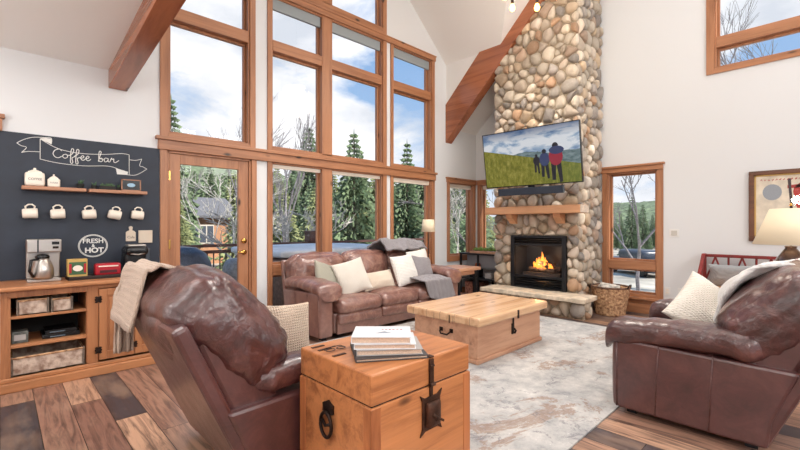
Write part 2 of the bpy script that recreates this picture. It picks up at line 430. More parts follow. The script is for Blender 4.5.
# windows
def window(n, mp, u0, u1, v0, v1, cas=(.09, .09, .09, .09), mull=(), bars=(), shade=0, mat='trim', lab=None, sash=.028, bott=None):
    """u0..v1 opening; cas = left, right, bottom, top casing widths"""
    h = 'trimh' if mp is mapA else 'trimy'
    mb = MB(); cl, cr, cb, ct = cas
    if cl: mbox(mb, mp, u0-cl, u0, v0-cb, v1+ct, -.005, .022)
    if cr: mbox(mb, mp, u1, u1+cr, v0-cb, v1+ct, -.005, .022)
    for a0, a1 in ((u0, u0+.018), (u1-.018, u1)): mbox(mb, mp, a0, a1, v0, v1, -WT, .0)   # jambs
    root = struct(mb.build('window_%d' % n, M[mat], bevel=.003))
    mb = MB()
    if ct: mbox(mb, mp, u0, u1, v1, v1+ct, -.005, .022)
    if cb: mbox(mb, mp, u0, u1, v0-cb, v0, -.005, .022)
    mbox(mb, mp, u0, u1, v1-.018, v1, -WT, 0); mbox(mb, mp, u0, u1, v0, v0+.018, -WT, .012)
    mb.build('head_casing', M[h], root, bevel=.003)
    us = [u0+.018] + [x for m_ in mull for x in (m_[0], m_[1])] + [u1-.018]
    vs = [v0+.018] + [x for m_ in bars for x in (m_[0], m_[1])] + [v1-.018]
    if mull:
        mb = MB()
        for m_ in mull: mbox(mb, mp, m_[0], m_[1], v0, v1, -WT, .012)
        mb.build('mullion', M[mat], root, bevel=.003)
    if bars:
        mb = MB()
        for i in range(0, len(us), 2):
            for m_ in bars: mbox(mb, mp, us[i], us[i+1], m_[0], m_[1], -WT, .004)
        mb.build('transom_bar', M[h], root, bevel=.003)
    fr = MB(); gl = MB(); sh = MB()
    for i in range(0, len(us), 2):
        for j in range(0, len(vs), 2):
            a, b, c, d = us[i], us[i+1], vs[j], vs[j+1]; w0, w1 = -.12, -.075
            mbox(fr, mp, a, a+sash, c, d, w0, w1); mbox(fr, mp, b-sash, b, c, d, w0, w1)
            mbox(fr, mp, a+sash, b-sash, c, c+sash, w0, w1); mbox(fr, mp, a+sash, b-sash, d-sash, d, w0, w1)
            gl.add([mp(a+sash, c+sash, -.1), mp(b-sash, c+sash, -.1), mp(b-sash, d-sash, -.1), mp(a+sash, d-sash, -.1)], [(0,1,2,3)])
        if shade: mbox(sh, mp, us[i]+.005, us[i+1]-.005, v1-.018-shade, v1-.019, -.065, -.03)
    fr.build('sash_frame', M[mat], root, bevel=.003)
    gl.build('glass_pane', M['glass'], root)
    if shade: sh.build('roller_shade', M['cream'] if shade < .08 else M['rshade'], root)
    if bott:
        mb = MB(); mbox(mb, mp, *bott); mb.build('window_sill', M[h], root, bevel=.004)
    return root
M['rshade'] = plain('grey_shade_cloth', (150, 158, 162), .9)
bU = [(3.56, 3.70)]
window(1, mapA, 1.31, 2.22, 2.30, 4.27, (.08, .07, .04, 0), bars=bU, shade=.14)
window(2, mapA, 2.51, 4.41, 2.30, 4.27, (.06, .08, .04, 0), mull=[(3.27, 3.44)], bars=bU, shade=.14)
window(3, mapA, 4.64, 5.58, 2.30, 4.27, (.06, .08, .04, 0), bars=bU, shade=.14)
window(4, mapA, 2.51, 4.41, .14, 2.12, (.06, .08, .14, 0), mull=[(3.27, 3.44)], bars=[(.66, .80)], shade=.05)
window(5, mapA, 4.64, 5.58, .14, 2.12, (.06, .08, .14, 0), bars=[(.66, .80)], shade=.07)
window(6, mapA, 2.51, 4.41, 4.46, 5.5, (.06, .08, .08, .08), mull=[(3.27, 3.44)])
window(7, mapA, 6.09, 6.83, .72, 2.12, (.07, .07, .09, 0), shade=.075)
window(8, mapB, 4.10, 4.86, .72, 2.12, (.07, .07, .09, 0), shade=.075)
window(9, mapB, 1.76, 2.45, .26, 2.13, (.08, .075, .04, 0), bars=[(.64, .77)])
window(10, mapB, -1.2, 1.08, 3.42, 4.9, (.09, .09, .07, .09), bars=[(3.70, 3.84)])
# trims
def trim(n, mp, *b, mat='trimh'):
    mb = MB()
    for q in b: mbox(mb, mp, *q)
    return struct(mb.build('trim_%d' % n, M[mat], bevel=.004))
trim(1, mapA, (1.21, 5.67, 2.12, 2.225, -.004, .04), (1.185, 5.695, 2.225, 2.262, -.004, .06))
trim(2, mapA, (1.22, 5.67, 4.27, 4.345, -.004, .04), (1.21, 5.68, 4.345, 4.365, -.004, .05))
trim(3, mapA, (6.005, 6.905, 2.12, 2.19, -.004, .04), (5.985, 6.92, 2.19, 2.215, -.004, .055))
trim(4, mapB, (4.02, 4.93, 2.12, 2.19, -.004, .04), (4.0, 4.935, 2.19, 2.215, -.004, .055), mat='trimy')
trim(5, mapB, (1.68, 2.535, 2.13, 2.20, -.004, .04), (1.66, 2.55, 2.20, 2.23, -.004, .06), mat='trimy')
trim(6, mapB, (1.66, 2.53, 0, .14, -.004, .07), (1.64, 2.55, .14, .22, -.004, .03), (1.64, 2.55, .20, .235, -.004, .09), mat='trimy')
trim(7, mapA, (-.95, .015, 2.12, 2.225, -.004, .04), (-.98, .03, 2.225, 2.262, -.004, .06))
for nm, mp, a, b in (('baseboard_back', mapA, -3, 1.21), ('baseboard_right', mapB, -4, 1.6)):
    mb = MB(); mbox(mb, mp, a, b, 0, .11, 0, .016); struct(mb.build(nm, M['trimh' if mp is mapA else 'trimy'], bevel=.003))
mb = MB(); mbox(mb, mapA, 2.36, 6.94, 0, .11, 0, .016); struct(mb.build('baseboard_back', M['trimh'], bevel=.003))
# glazed patio door
mb = MB()
mbox(mb, mapA, 1.23, 1.30, 0, 2.12, -.005, .022); mbox(mb, mapA, 2.24, 2.305, 0, 2.12, -.005, .022)
mbox(mb, mapA, 1.30, 1.325, 0, 2.12, -WT, 0); mbox(mb, mapA, 2.215, 2.24, 0, 2.12, -WT, 0); mbox(mb, mapA, 1.3, 2.24, 2.095, 2.12, -WT, 0)
d = struct(mb.build('door_1', M['trim'], bevel=.003))
mb = MB(); a, b = 1.327, 2.213; w0, w1 = -.06, -.015
mbox(mb, mapA, a, a+.11, .02, 2.093, w0, w1); mbox(mb, mapA, b-.125, b, .02, 2.093, w0, w1)
mbox(mb, mapA, a+.11, b-.125, 1.985, 2.093, w0, w1); mbox(mb, mapA, a+.11, b-.125, .02, .24, w0, w1)
mb.build('door_leaf', M['trim'], d, bevel=.004)
mb = MB(); mb.add([mapA(a+.11, .24, -.04), mapA(b-.125, .24, -.04), mapA(b-.125, 1.985, -.04), mapA(a+.11, 1.985, -.04)], [(0,1,2,3)]); mb.build('glass_pane', M['glass'], d)
mb = MB()
mb.tube([mapA(2.15, 1.12, -.015), mapA(2.15, 1.12, .015)], .03, 16); mb.tube([mapA(2.15, .98, -.015), mapA(2.15, .98, .01)], .03, 16)
mb.tube([mapA(2.15, .98, 0), mapA(2.15, .98, .05), mapA(2.12, .98, .055), mapA(2.05, .985, .055)], .011, 10)
mb.build('door_handle', M['brass'], d, smooth=True)
for z in (.35, 1.05, 1.8):
    MB().box(1.318, 1.334, AY-.003, AY+.01, z, z+.1).build('hinge', M['brass'], d)
# solid door left of the chalkboard (only its casing corner reaches the frame)
mb = MB(); mbox(mb, mapA, -.93, -.86, 0, 2.12, -.005, .022); mbox(mb, mapA, -.085, -.012, 0, 2.12, -.005, .022)
d = struct(mb.build('door_2', M['trim'], bevel=.003))
mb = MB(); mbox(mb, mapA, -.86, -.085, .01, 2.12, -.01, .012); mb.build('door_leaf', M['trim'], d)
# wall plates
def plate(y, z, w, h, lab, name, cat):
    t = thing(name, lab, cat, (BX, y, z))
    MB().box(-.006, 0, -w/2, w/2, -h/2, h/2).build('cover_plate', M['white'], t, bevel=.002)
    if name == 'wall_outlet':
        for dz in (-.02, .02): MB().box(-.009, -.006, -.016, .016, dz-.013, dz+.013).build('socket', M['cream'], t, bevel=.002)
    else: MB().box(-.012, -.006, -w*.3, w*.3, -h*.3, h*.3).build('display', plain('thermostat_face', (196, 192, 184), .4), t, bevel=.002)
plate(1.545, 1.20, .12, .115, 'small square wall thermostat right of the low window', 'thermostat', 'thermostat')
plate(1.63, .36, .07, .115, 'white wall outlet nearest the low window', 'wall_outlet', 'outlet')
plate(1.44, .36, .12, .115, 'wider white wall outlet nearer the red bench', 'wall_outlet', 'outlet')
# rug
mb = MB(); mb.box(1.82, 5.58, 1.05, 3.92, 0.001, .012)
o = tag(mb.build('area_rug', M['rug']), 'large pale grey distressed rug with brown patches under the coffee table', 'rug')
# ---------------------------------------------------------------- stone fireplace
FX, FY0, FY1 = 6.03, 2.55, 3.94
PAL = [(206,190,170), (196,180,160), (218,204,184), (180,170,158), (190,168,142), (204,180,150), (170,162,154), (214,198,180), (196,158,126), (160,152,144), (224,210,190), (186,160,138), (210,196,176), (200,188,170)]
def clip(poly, px, py, nx, ny):
    out = []
    for i in range(len(poly)):
        a, b = poly[i], poly[(i+1) % len(poly)]
        da = (a[0]-px)*nx + (a[1]-py)*ny; db = (b[0]-px)*nx + (b[1]-py)*ny
        if da <= 0: out.append(a)
        if (da < 0) != (db < 0) and abs(da-db) > 1e-12:
            t = da/(da-db); out.append((a[0]+(b[0]-a[0])*t, a[1]+(b[1]-a[1])*t))
    return out
def stones(mb, u0, u1, v0, v1, size, fn, seed, depth=.06, asp=1.0, gap=.0065, wide=.5):
    rnd = random.Random(seed); W, H = u1-u0, v1-v0
    pts = []; tries = 0; target = max(2, int(W*H/(size*size)*1.0))
    rs = []
    while tries < 6000 and len(pts) < target*1.4:
        tries += 1; r = size*rnd.choice([.62, .8, 1.0, 1.15])
        p = (rnd.uniform(u0+size*.2, u1-size*.2) if W > size*.4 else (u0+u1)/2, rnd.uniform(v0+size*.2, v1-size*.2) if H > size*.4 else (v0+v1)/2)
        if all(((p[0]-q[0])*asp)**2 + (p[1]-q[1])**2 > (.5*(r+rq)*.92)**2 for q, rq in zip(pts, rs)): pts.append(p); rs.append(r)
    def cells():
        res = []
        for i, p in enumerate(pts):
            poly = [(u0, v0), (u1, v0), (u1, v1), (u0, v1)]
            near = sorted(range(len(pts)), key=lambda k: (pts[k][0]-p[0])**2 + (pts[k][1]-p[1])**2)[1:18]
            for k in near:
                q = pts[k]; dx, dy = q[0]-p[0], q[1]-p[1]; L2 = dx*dx+dy*dy
                t = .5 + (rs[i]**2 - rs[k]**2)/(2*L2)*.25; t = max(.3, min(.7, t))
                poly = clip(poly, p[0]+dx*t, p[1]+dy*t, dx, dy)
                if len(poly) < 3: break
            res.append(poly)
        return res
    for poly in cells():
        if len(poly) < 3: continue
        cx = sum(p[0] for p in poly)/len(poly); cy = sum(p[1] for p in poly)/len(poly)
        rad = sum(math.hypot(p[0]-cx, p[1]-cy) for p in poly)/len(poly)
        if rad < .02: continue
        wp = fn(cx, cy, 0)
        if wp[2] + rad > 8.08 - wp[1]: continue
        s_ = max(.6, 1 - gap/rad); poly = [(cx+(p[0]-cx)*s_, cy+(p[1]-cy)*s_) for p in poly]
        for cr in (.3, .27, .25):
            new = []
            for i in range(len(poly)):
                a, b = poly[i], poly[(i+1) % len(poly)]
                new += [(a[0]+(b[0]-a[0])*cr, a[1]+(b[1]-a[1])*cr), (a[0]+(b[0]-a[0])*(1-cr), a[1]+(b[1]-a[1])*(1-cr))]
            poly = new
        if len(poly) > 28: poly = poly[::2]
        d = depth*rnd.uniform(.65, 1.15)*min(1.2, rad/(size*.45)); n = len(poly)
        col = rnd.choice(PAL); k = rnd.uniform(.8, 1.08); col = tuple(min(255, c*k) for c in col)
        vs = []; sx, sy = rnd.uniform(-.25, .25), rnd.uniform(-.25, .25)
        rings = [(1.0, -.02, 0), (1.0, .12, 1), (.93, .48, 1), (.78, .78, 1), (.52, .95, 1)]
        for sc, hh, _ in rings:
            for p in poly:
                ox, oy = (p[0]-cx)*sc, (p[1]-cy)*sc
                tilt = (1 + (sx*ox+sy*oy)/max(rad, .01)) if hh > .1 else 1
                vs.append(fn(cx+ox, cy+oy, d*hh*tilt))
        vs.append(fn(cx, cy, d))
        fs = [(r*n+i, r*n+(i+1)%n, (r+1)*n+(i+1)%n, (r+1)*n+i) for r in range(4) for i in range(n)]
        fs += [(4*n+i, 4*n+(i+1)%n, 5*n) for i in range(n)]
        mb.add(vs, fs, col)
fp = thing('fireplace', 'tall river-stone fireplace and chimney between the two low windows', 'fireplace', (FX, 3.245, 0))
mo = MB()
mo.box(FX+.02, BX-.001, FY0+.02, 2.70, 0, 1.15); mo.box(FX+.02, BX-.001, 3.62, FY1-.02, 0, 1.15)
mo.prism([(FY0+.02, 1.15), (FY1-.02, 1.15), (FY1-.02, 8.05-FY1), (FY0+.02, 8.05-FY0)], FX+.02, BX-.001, 'x'); mo.box(FX+.02, BX-.001, 2.70, 3.62, 0, .32); mo.box(FX+.5, BX-.001, 2.70, 3.62, .32, 1.15)
mo.build('mortar_core', M['mortar'], fp, world=True)
ff = lambda u, v, w: (FX+.03-w, u, v)
st = MB()
stones(st, FY0-.02, 2.705, .33, 1.16, .17, ff, 3); stones(st, 3.615, FY1+.02, .33, 1.16, .17, ff, 4)
stones(st, FY0-.02, FY1+.02, 1.15, 1.50, .17, ff, 12, asp=1.5)
stones(st, FY0-.02, FY1+.02, 1.58, 5.6, .18, ff, 6, asp=1.25)
fs_ = lambda u, v, w: (u, FY0+.03-w, v)
stones(st, FX+.04, BX, .0, 5.6, .18, fs_, 7)
fl_ = lambda u, v, w: (u, FY1-.03+w, v)
stones(st, FX+.04, BX, .0, 5.6, .2, fl_, 8)
stones(st, FY0-.02, FY1+.02, 0, .3, .17, ff, 31)
st.build('stone_facing', M['stone'], fp, smooth=True, world=True)
# raised hearth
mb = MB(); mb.box(5.80, FX+.02, 2.36, 3.92, 0, .25); mb.build('hearth_core', M['mortar'], fp, world=True)
st = MB(); stones(st, 2.34, 3.94, 0, .25, .17, lambda u, v, w: (5.82-w, u, v), 9, depth=.08)
stones(st, 5.82, 6.04, 0, .25, .17, lambda u, v, w: (u, 2.38-w, v), 10, depth=.07)
st.build('hearth_stones', M['stone'], fp, smooth=True, world=True)
rnd = random.Random(4)
def rough(o, p, s): return .012*noise.noise(Vector((o.x*6, o.y*6, o.z*6)))
mb = MB(); mb.soft((.46, 1.66, .065), .014, 26, m=T(5.815, 3.10, .287), wr=rough); mb.build('hearth_slab', M['stoneflat'], fp, smooth=True, world=True)
# firebox
fb = MB()
for q in ((FX+.48, FX+.5, 2.70, 3.62, .32, 1.15), (FX, FX+.5, 2.70, 2.715, .32, 1.15), (FX, FX+.5, 3.605, 3.62, .32, 1.15), (FX, FX+.5, 2.70, 3.62, 1.135, 1.15), (FX, FX+.5, 2.70, 3.62, .32, .335)): fb.box(*q)
f0 = fb.build('firebox', plain('firebox_lining_reflection', (58, 62, 68), .5), fp, world=True)  # grey-blue colour takes in the bluish reflection on the fire glass
mb = MB()
for a, b, c, d in ((2.70, 2.765, .32, 1.15), (3.555, 3.62, .32, 1.15), (2.765, 3.555, 1.115, 1.15), (2.765, 3.555, .32, .345), (2.765, 3.555, .995, 1.025), (2.765, 3.555, .49, .525)): mb.box(FX-.03, FX+.03, a, b, c, d)
mb.build('surround', M['black'], f0, world=True, bevel=.003)
for z in (.36, .395, .43, .465, 1.04, 1.07, 1.1):
    MB().prism([(FX-.022, z), (FX-.018, z-.006), (FX+.02, z+.008), (FX+.016, z+.016)], 2.765, 3.555, 'y').build('louver', M['black'], f0, world=True)
MB().add([(FX, 2.765, .525), (FX, 3.555, .525), (FX, 3.555, .995), (FX, 2.765, .995)], [(0,1,2,3)]).build('glass_pane', M['glass'], f0, world=True)
mb = MB(); mb.box(FX+.1, FX+.4, 2.85, 3.47, .5, .56); mb.build('ember_bed', plain('embers', (70, 60, 56), .9, bump=.8), f0, world=True)
for k, (a, b, r) in enumerate((((FX+.16, 2.95, .60), (FX+.2, 3.4, .61), .035), ((FX+.28, 2.92, .62), (FX+.26, 3.42, .6), .04), ((FX+.14, 3.08, .66), (FX+.32, 3.3, .7), .03), ((FX+.3, 3.02, .68), (FX+.15, 3.22, .72), .028))):
    MB().tube([a, b], r, 10).build('log', plain('charred_log', (96, 76, 62), .9, var=.5, bump=.8), f0, world=True)
M['flame'] = emis('flame', (255, 140, 50), 2.6); M['flame2'] = emis('flame_core', (255, 214, 140), 4.0)
fl = MB(); f2 = MB(); rnd = random.Random(11)
for k in range(13):
    y = 3.04 + .30*k/12; hgt = (.08+.19*math.exp(-((y-3.2)/.08)**2))*rnd.uniform(.75, 1.15); x = FX+.2+rnd.uniform(-.05, .05); ph = rnd.uniform(0, 6)
    for mbb, sc in ((fl, 1), (f2, .5)):
        pts = [(x + .008*math.sin(ph+t*5), y + .018*t*math.sin(ph*2+t*5), .62 + hgt*sc*t) for t in [i/7 for i in range(8)]]
        mbb.tube(pts, [max(.001, .024*sc*math.sin(PI*min(1, .3+t*.7))**.8) for t in [i/7 for i in range(8)]], 8)
fl.build('flames', M['flame'], f0, smooth=True, world=True); f2.build('flame_core', M['flame2'], f0, smooth=True, world=True)
# mantel
mt = thing('mantel_shelf', 'thick light wooden mantel beam on two brackets over the fire', 'mantel', (5.98, 3.15, 1.48))
MB().box(5.745, 6.04, 2.39, 3.95, 1.485, 1.60).build('shelf_beam', M['mantel'], mt, world=True, bevel=.008)
MB().box(5.752, 6.02, 2.378, 2.39, 1.49, 1.595).build('beam_end', plain('pale_beam_end', (224, 206, 186), .8, var=.1), mt, world=True, bevel=.003)  # thin end piece in a paler colour than the beam
for y in (2.72, 3.50):
    MB().prism([(6.03, 1.485), (5.83, 1.485), (5.85, 1.43), (5.96, 1.34), (6.03, 1.33)], y, y+.11, 'y').build('bracket', M['mantel'], mt, world=True, bevel=.006)
# television
TV = Matrix(((0,0,0,0),)*4)
def tvm():
    yaw, tilt = -.062, .166; cy, sy = math.cos(yaw), math.sin(yaw)
    u = Vector((-sy, -cy, 0)); n = Vector((-cy, sy, 0)); v = Vector((0,0,1))*math.cos(tilt) + n*math.sin(tilt); w = u.cross(v)
    return Matrix(((u.x, v.x, w.x, 5.441), (u.y, v.y, w.y, 2.988), (u.z, v.z, w.z, 2.285), (0,0,0,1)))
tv = thing('television', 'large wall-mounted flat television showing two hikers in a meadow', 'television', (5.441, 2.988, 2.285))
Mx = tvm(); W2, H2 = .725, .408
MB().box(-W2, W2, -H2, H2, -.045, 0, m=Mx).build('housing', M['blackp'], tv, world=True, bevel=.004)
mb = MB()
for q in ((-W2, W2, H2-.012, H2), (-W2, W2, -H2, -H2+.014), (-W2, -W2+.01, -H2, H2), (W2-.01, W2, -H2, H2)): mb.box(q[0], q[1], q[2], q[3], 0, .004, m=Mx)
mb.build('bezel', M['blackp'], tv, world=True)
def screenm():
    t = NT('tv_picture'); t.base((8, 8, 10)); t.setp(Roughness=.25)
    uv = t.n('ShaderNodeTexCoord').outputs['UV']; sp = t.n('ShaderNodeSeparateXYZ'); t.l(uv, sp.inputs[0]); x, y = sp.outputs[0], sp.outputs[1]
    mp = t.n('ShaderNodeMapping'); mp.inputs['Scale'].default_value = (3, 4.5, 1); t.l(uv, mp.inputs[0])
    sky = t.ramp(t.noise(mp.outputs[0], 1.4, 6, .6, .4), [(.32, (84, 124, 172)), (.43, (170, 192, 216)), (.52, (236, 240, 246))])
    sky = t.mix(t.ramp(y, [(.8, (0,0,0)), (1, (230,230,230))]), sky, (44, 76, 124))
    ridge = t.math('ADD', .56, t.math('MULTIPLY', t.math('SUBTRACT', t.noise(mp.outputs[0], .9, 5), .5), .35))
    sky = t.mix(t.math('LESS_THAN', y, ridge), sky, t.ramp(t.noise(mp.outputs[0], 5, 4), [(.35, (84, 108, 110)), (.65, (136, 156, 160))]))
    mp2 = t.n('ShaderNodeMapping'); mp2.inputs['Scale'].default_value = (14, 3.5, 1); t.l(uv, mp2.inputs[0])
    grass = t.ramp(t.noise(mp2.outputs[0], 2.2, 7, .7), [(.3, (92, 96, 30)), (.5, (134, 132, 48)), (.72, (184, 174, 92))])
    grass = t.mix(t.ramp(x, [(.45, (0,0,0)), (.95, (170,170,170))]), grass, (96, 124, 52))
    line = t.math('SUBTRACT', .70, t.math('MULTIPLY', x, .40))
    line = t.math('MAXIMUM', line, .30)
    c = t.mix(t.math('LESS_THAN', y, line), sky, grass)
    t.l(c, t.b.inputs['Emission Color']); t.b.inputs['Emission Strength'].default_value = .68
    return t.m
sc = MB().add([tuple(Mx @ Vector(p)) for p in ((-W2+.01, -H2+.014, .002), (W2-.01, -H2+.014, .002), (W2-.01, H2-.012, .002), (-W2+.01, H2-.012, .002))], [(0,1,2,3)]).build('screen', screenm(), tv, world=True)
uvl = sc.data.uv_layers.new(name='UVMap')
for i, c in enumerate(((0,0), (1,0), (1,1), (0,1))): uvl.data[i].uv = c
hk = MB
def hiker(cx, cy, s, pack, name):
    def el(ax, ay, rx, ry, n=14): return [(cx+s*(ax+rx*math.cos(2*PI*k/n)), cy+s*(ay+ry*math.sin(2*PI*k/n))) for k in range(n)]
    def flat(polys, z, mat, nm):
        mb = MB()
        for p in polys: mb.add([tuple(Mx @ Vector((a, b, z))) for a, b in p], [tuple(range(len(p)))])
        mb.build(nm, mat, tv, world=True)
    flat([[(cx+s*a, cy+s*b) for a, b in q] for q in ([(-.045,-.14), (-.01,-.14), (0,.04), (-.05,.04)], [(.03,-.17), (.06,-.16), (.05,.04), (0,.04)])], .003, M['hk_dark'], 'pictured_legs')
    flat([el(0, .09, .07, .09)], .0033, M['hk_' + pack], 'pictured_rucksack')
    flat([el(.0, .195, .03, .03)], .0036, M['hk_dark'], 'pictured_head')
    if pack == 'red': flat([el(.01, .15, .075, .04)], .0038, M['hk_blue'], 'pictured_bedroll')
for k, c in (('dark', (30, 32, 44)), ('red', (170, 44, 66)), ('blue', (58, 72, 116))): M['hk_'+k] = emis('hiker_'+k, c, .62)
hiker(.385, -.155, 1.4, 'red', 'a'); hiker(.225, -.15, 1.05, 'blue', 'b'); hiker(.11, -.13, .7, 'dark', 'c')
mb = MB(); mb.box(5.55, 6.06, 3.05, 3.2, 2.2, 2.35); mb.build('wall_mount', M['black'], tv, world=True)
sb = thing('soundbar', 'long black soundbar fixed below the television', 'speaker', (5.47, 3.0, 1.8))
m_ = Mx @ T(-.02, -.478, -.02)
mb = MB().box(-.50, .47, -.06, .045, -.04, .03, m=m_); mb.build('cabinet', plain('soundbar_cloth', (44, 52, 66), .8, bump=.3, bs=200), sb, world=True, bevel=.008)
MB().box(-.505, -.50, -.06, .045, -.04, .03, m=m_).build('end_cap', M['blackp'], sb, world=True); MB().box(.47, .475, -.06, .045, -.04, .03, m=m_).build('end_cap', M['blackp'], sb, world=True)
MB().box(-.05, .05, .03, .1, -.045, -.03, m=m_).build('bracket', M['black'], sb, world=True)
# log basket
def weave(mb, prof, n, c, amp=.006, rows=60):
    def fn(a, z): return 1 + amp*math.sin(a*n/2)*(1 if int(z/.028) % 2 else -1)
    return mb.lathe(prof, n*3, c, fn=fn)
KB = 1.16
bk = thing('log_basket', 'round woven wicker basket with white logs beside the chimney', 'basket', (6.48, 2.25, 0))
zs = [i*.014 for i in range(0, 26)]
mb = MB(); weave(mb, [(0, .004)] + [((.165+.055*(z/.35))*KB, z*KB+.002) for z in zs] + [(.235, .38), (.18, .05), (0, .05)], 26, (6.48, 2.25, 0), .035)
mb.build('woven_body', M['basket'], bk, smooth=True, world=True)
mb = MB(); mb.tube([(6.48+.223*KB*math.cos(a*PI/12), 2.25+.223*KB*math.sin(a*PI/12), .41) for a in range(25)], .013, 8); mb.build('rim', plain('dark_wicker', (112, 84, 68), .8, var=.3), bk, smooth=True, world=True)
for sg in (-1, 1):
    mb = MB(); mb.tube([(6.54, 2.25+sg*.255, .40), (6.50, 2.25+sg*.275, .455), (6.44, 2.25+sg*.275, .455), (6.40, 2.25+sg*.25, .40)], .009, 8); mb.build('handle', M['iron'], bk, smooth=True, world=True)
rnd = random.Random(3)
for k in range(5):
    a = rnd.uniform(0, PI); p = Vector((6.48+rnd.uniform(-.03, .03), 2.25+rnd.uniform(-.06, .08), .34+.018*k)); d = Vector((math.cos(a), math.sin(a), rnd.uniform(-.1, .25)))*.13
    o = MB().tube([p-d, p+d], .034, 12).build('birch_log', M['birch']); tag(o, 'short pale birch log in the wicker basket', 'log', 'logs in the wicker basket')
# ---------------------------------------------------------------- leather seating (local: faces +y, x across)
def wrn(amp, sx=1, sy=1, sz=1, f=5.0, edge=0):
    def g(o, p, seed):
        q = Vector((o.x*sx*f+seed*7.1, o.y*sy*f, o.z*sz*f))
        a = 1-abs(noise.noise(q))*2.2
        b = noise.noise(q*2.3)
        return amp*(a*.7+b*.5)
    return g
def lt(y, z, t):    # lerp helper along lean
    return y, z
def make_chair(name, label, cat, w, depth, loc, rz, seats=1, lean=.36, topz=.90, armw=.2, armz=.62, mats=('leather', 'leatherp'), seatz=.46, cush=1.0, seed=1, padr=.085, padw=.62, fat=.30, endw=0, cc=None, lum=True):
    t = thing(name, label, cat, loc, rz); L, Ls = M[mats[0]], M[mats[1]]
    iw = w/2 - armw
    # plinth
    MB().soft((2*iw+.04, depth-.14, .24), .02, 8, m=T(0, depth/2+.04, .17)).build('base', Ls, t, smooth=True)
    # side panels
    for sx in (-1, 1):
        x0 = sx*w/2; x1 = sx*(w/2-armw*.72)
        a, b = min(x0, x1), max(x0, x1)
        poly = [(0.0, .04), (depth, .04), (depth+.015, .3), (depth, armz-.08), (depth*.5, armz-.09), (-.14*lean/.36, armz-.10), (-.02, .2)]
        o = MB().prism(poly, a, b, 'x').build('side_panel', Ls, t, bevel=.018, smooth=False)
        sms = []
        for yy in (depth*.34, depth*.70):
            if depth > .7: sms.append(MB()); sms[-1].tube([(x0+sx*.002, yy, .05), (x0+sx*.004, yy-.01, .3), (x0+sx*.002, yy-.02, armz-.08)], .004, 6)
        sms.append(MB()); sms[-1].tube([(x0+sx*.0, depth-.005, .05), (x0, depth-.005, armz-.07)], .006, 6)
        for q in sms: q.build('seam', L, o, smooth=True)
        # padded arm, drooping over the front
        def arm(u, v, sx=sx):
            s_ = -.02 + u*(depth+.16); th = v*2*PI
            drop = 0 if s_ < depth-.02 else ((s_-depth+.02)/.16)**2*.12
            endk = 1 if s_ < depth+.02 else math.sqrt(max(0.0, 1-((s_-depth-.02)/.12)**2))
            endk = max(endk*min(1, ((s_+.02)/.1)**.5 if s_ > -.0199 else 0), .02)
            rx = (armw*padw)*endk; rz = padr*endk
            cx, sn = math.cos(th), math.sin(th)
            px = rx*math.copysign(abs(cx)**.75, cx); pz = rz*math.copysign(abs(sn)**.7, sn)
            q = Vector((px*6+sx*3, s_*7, pz*6+seed)); k = .016*(1-abs(noise.noise(q))*2.4) + .008*noise.noise(q*2.2)
            yy = min(s_, depth+.06)
            return (sx*(w/2-armw*.48) + px*(1+k*5), yy + (0 if s_ < depth+.06 else (s_-depth-.06)*.3), armz-.02 + pz*(1+k*6) - drop + .02*math.sin(s_*5))
        MB().sheet(arm, 44, 28).build('arm_pad', L, t, smooth=True, merge=True)
        # front of arm
        MB().soft((armw*.74, .07, armz-.1), .03, 8, bulge=(0, .012, 0), m=T(sx*(w/2-armw*.37), depth-.01, (armz-.02)/2)).build('arm_front', Ls, t, smooth=True)
    # seat cushions
    cw = 2*iw/seats
    for k in range(seats):
        x = -iw + cw*(k+.5)
        MB().soft((cw-.005, depth-.02, .17), .07, 18, bulge=(0, .02, .035), wr=wrn(.012, f=4, sy=1.6), m=T(x, depth/2+.08, seatz-.1), seed=seed+k).build('seat_cushion', L, t, smooth=True)
        MB().soft((cw-.012, .1, .135), .035, 12, bulge=(0, .015, 0), wr=wrn(.006), m=T(x, depth+.01, .225), seed=seed+k+5).build('seat_front', Ls if seats == 1 else L, t, smooth=True)
    MB().box(-iw, iw, depth-.02, depth+.02, .05, .2).build('front_rail', Ls, t, bevel=.01)
    # rear slab, leaning back
    bw = w/2 - .01
    def yz(s_, off):  # s along lean 0..1, off outward to front
        return (-lean*s_ + off*.93, .05 + (topz-.05)*s_ + off*lean/ (topz-.05)*.93)
    p = [yz(0, 0), yz(1, 0), yz(1, .07), yz(0, .07)]
    back = MB().prism(p, -bw, bw, 'x').build('back_panel', Ls, t, bevel=.02)
    p = [yz(.06, .06), yz(.96, .06), yz(.98, .18), yz(.5, .28), yz(.1, .3)]
    MB().prism(p, -bw+.03, bw-.03, 'x').build('back_frame', Ls, t, bevel=.03)
    # pillow back cushions
    ang = math.degrees(math.atan2(lean, topz-.05))
    bc = (2*bw-.04)/seats
    for k in range(seats):
        x = -bw+.02 + bc*(k+.5)
        cy, cz = yz(.93, .18)
        hh = .56*cush
        m_ = T(x, cy, cz-.02) @ RX(ang-4) @ T(0, 0, -.12)
        if cc: m_ = T(x, cc[0], cc[1]) @ RX(cc[2])
        def wr(o, pp, sd):
            e = max(0.0, min(1.0, (abs(pp.x)-.2)/.7)); ang_ = math.atan2(o.z, o.y)
            ph = ang_*8 + 2.2*noise.noise(Vector((o.x*3, o.y*5, o.z*5+sd)))
            pleat = (1-abs(math.sin(ph)))**1.5 * (.5+.5*noise.noise(Vector((ang_*3, sd, 1.5))))
            pl2 = (1-abs(math.sin(ph*2.3+1)))**2
            q = Vector((o.x*9+sd, o.y*4, o.z*4)); cr = (1-abs(noise.noise(q))*2)
            return -.030*pleat*e - .010*pl2*e + .012*cr*(1-e*.5) + .02*noise.noise(Vector((o.x*3+sd, o.y*3, o.z*3)))
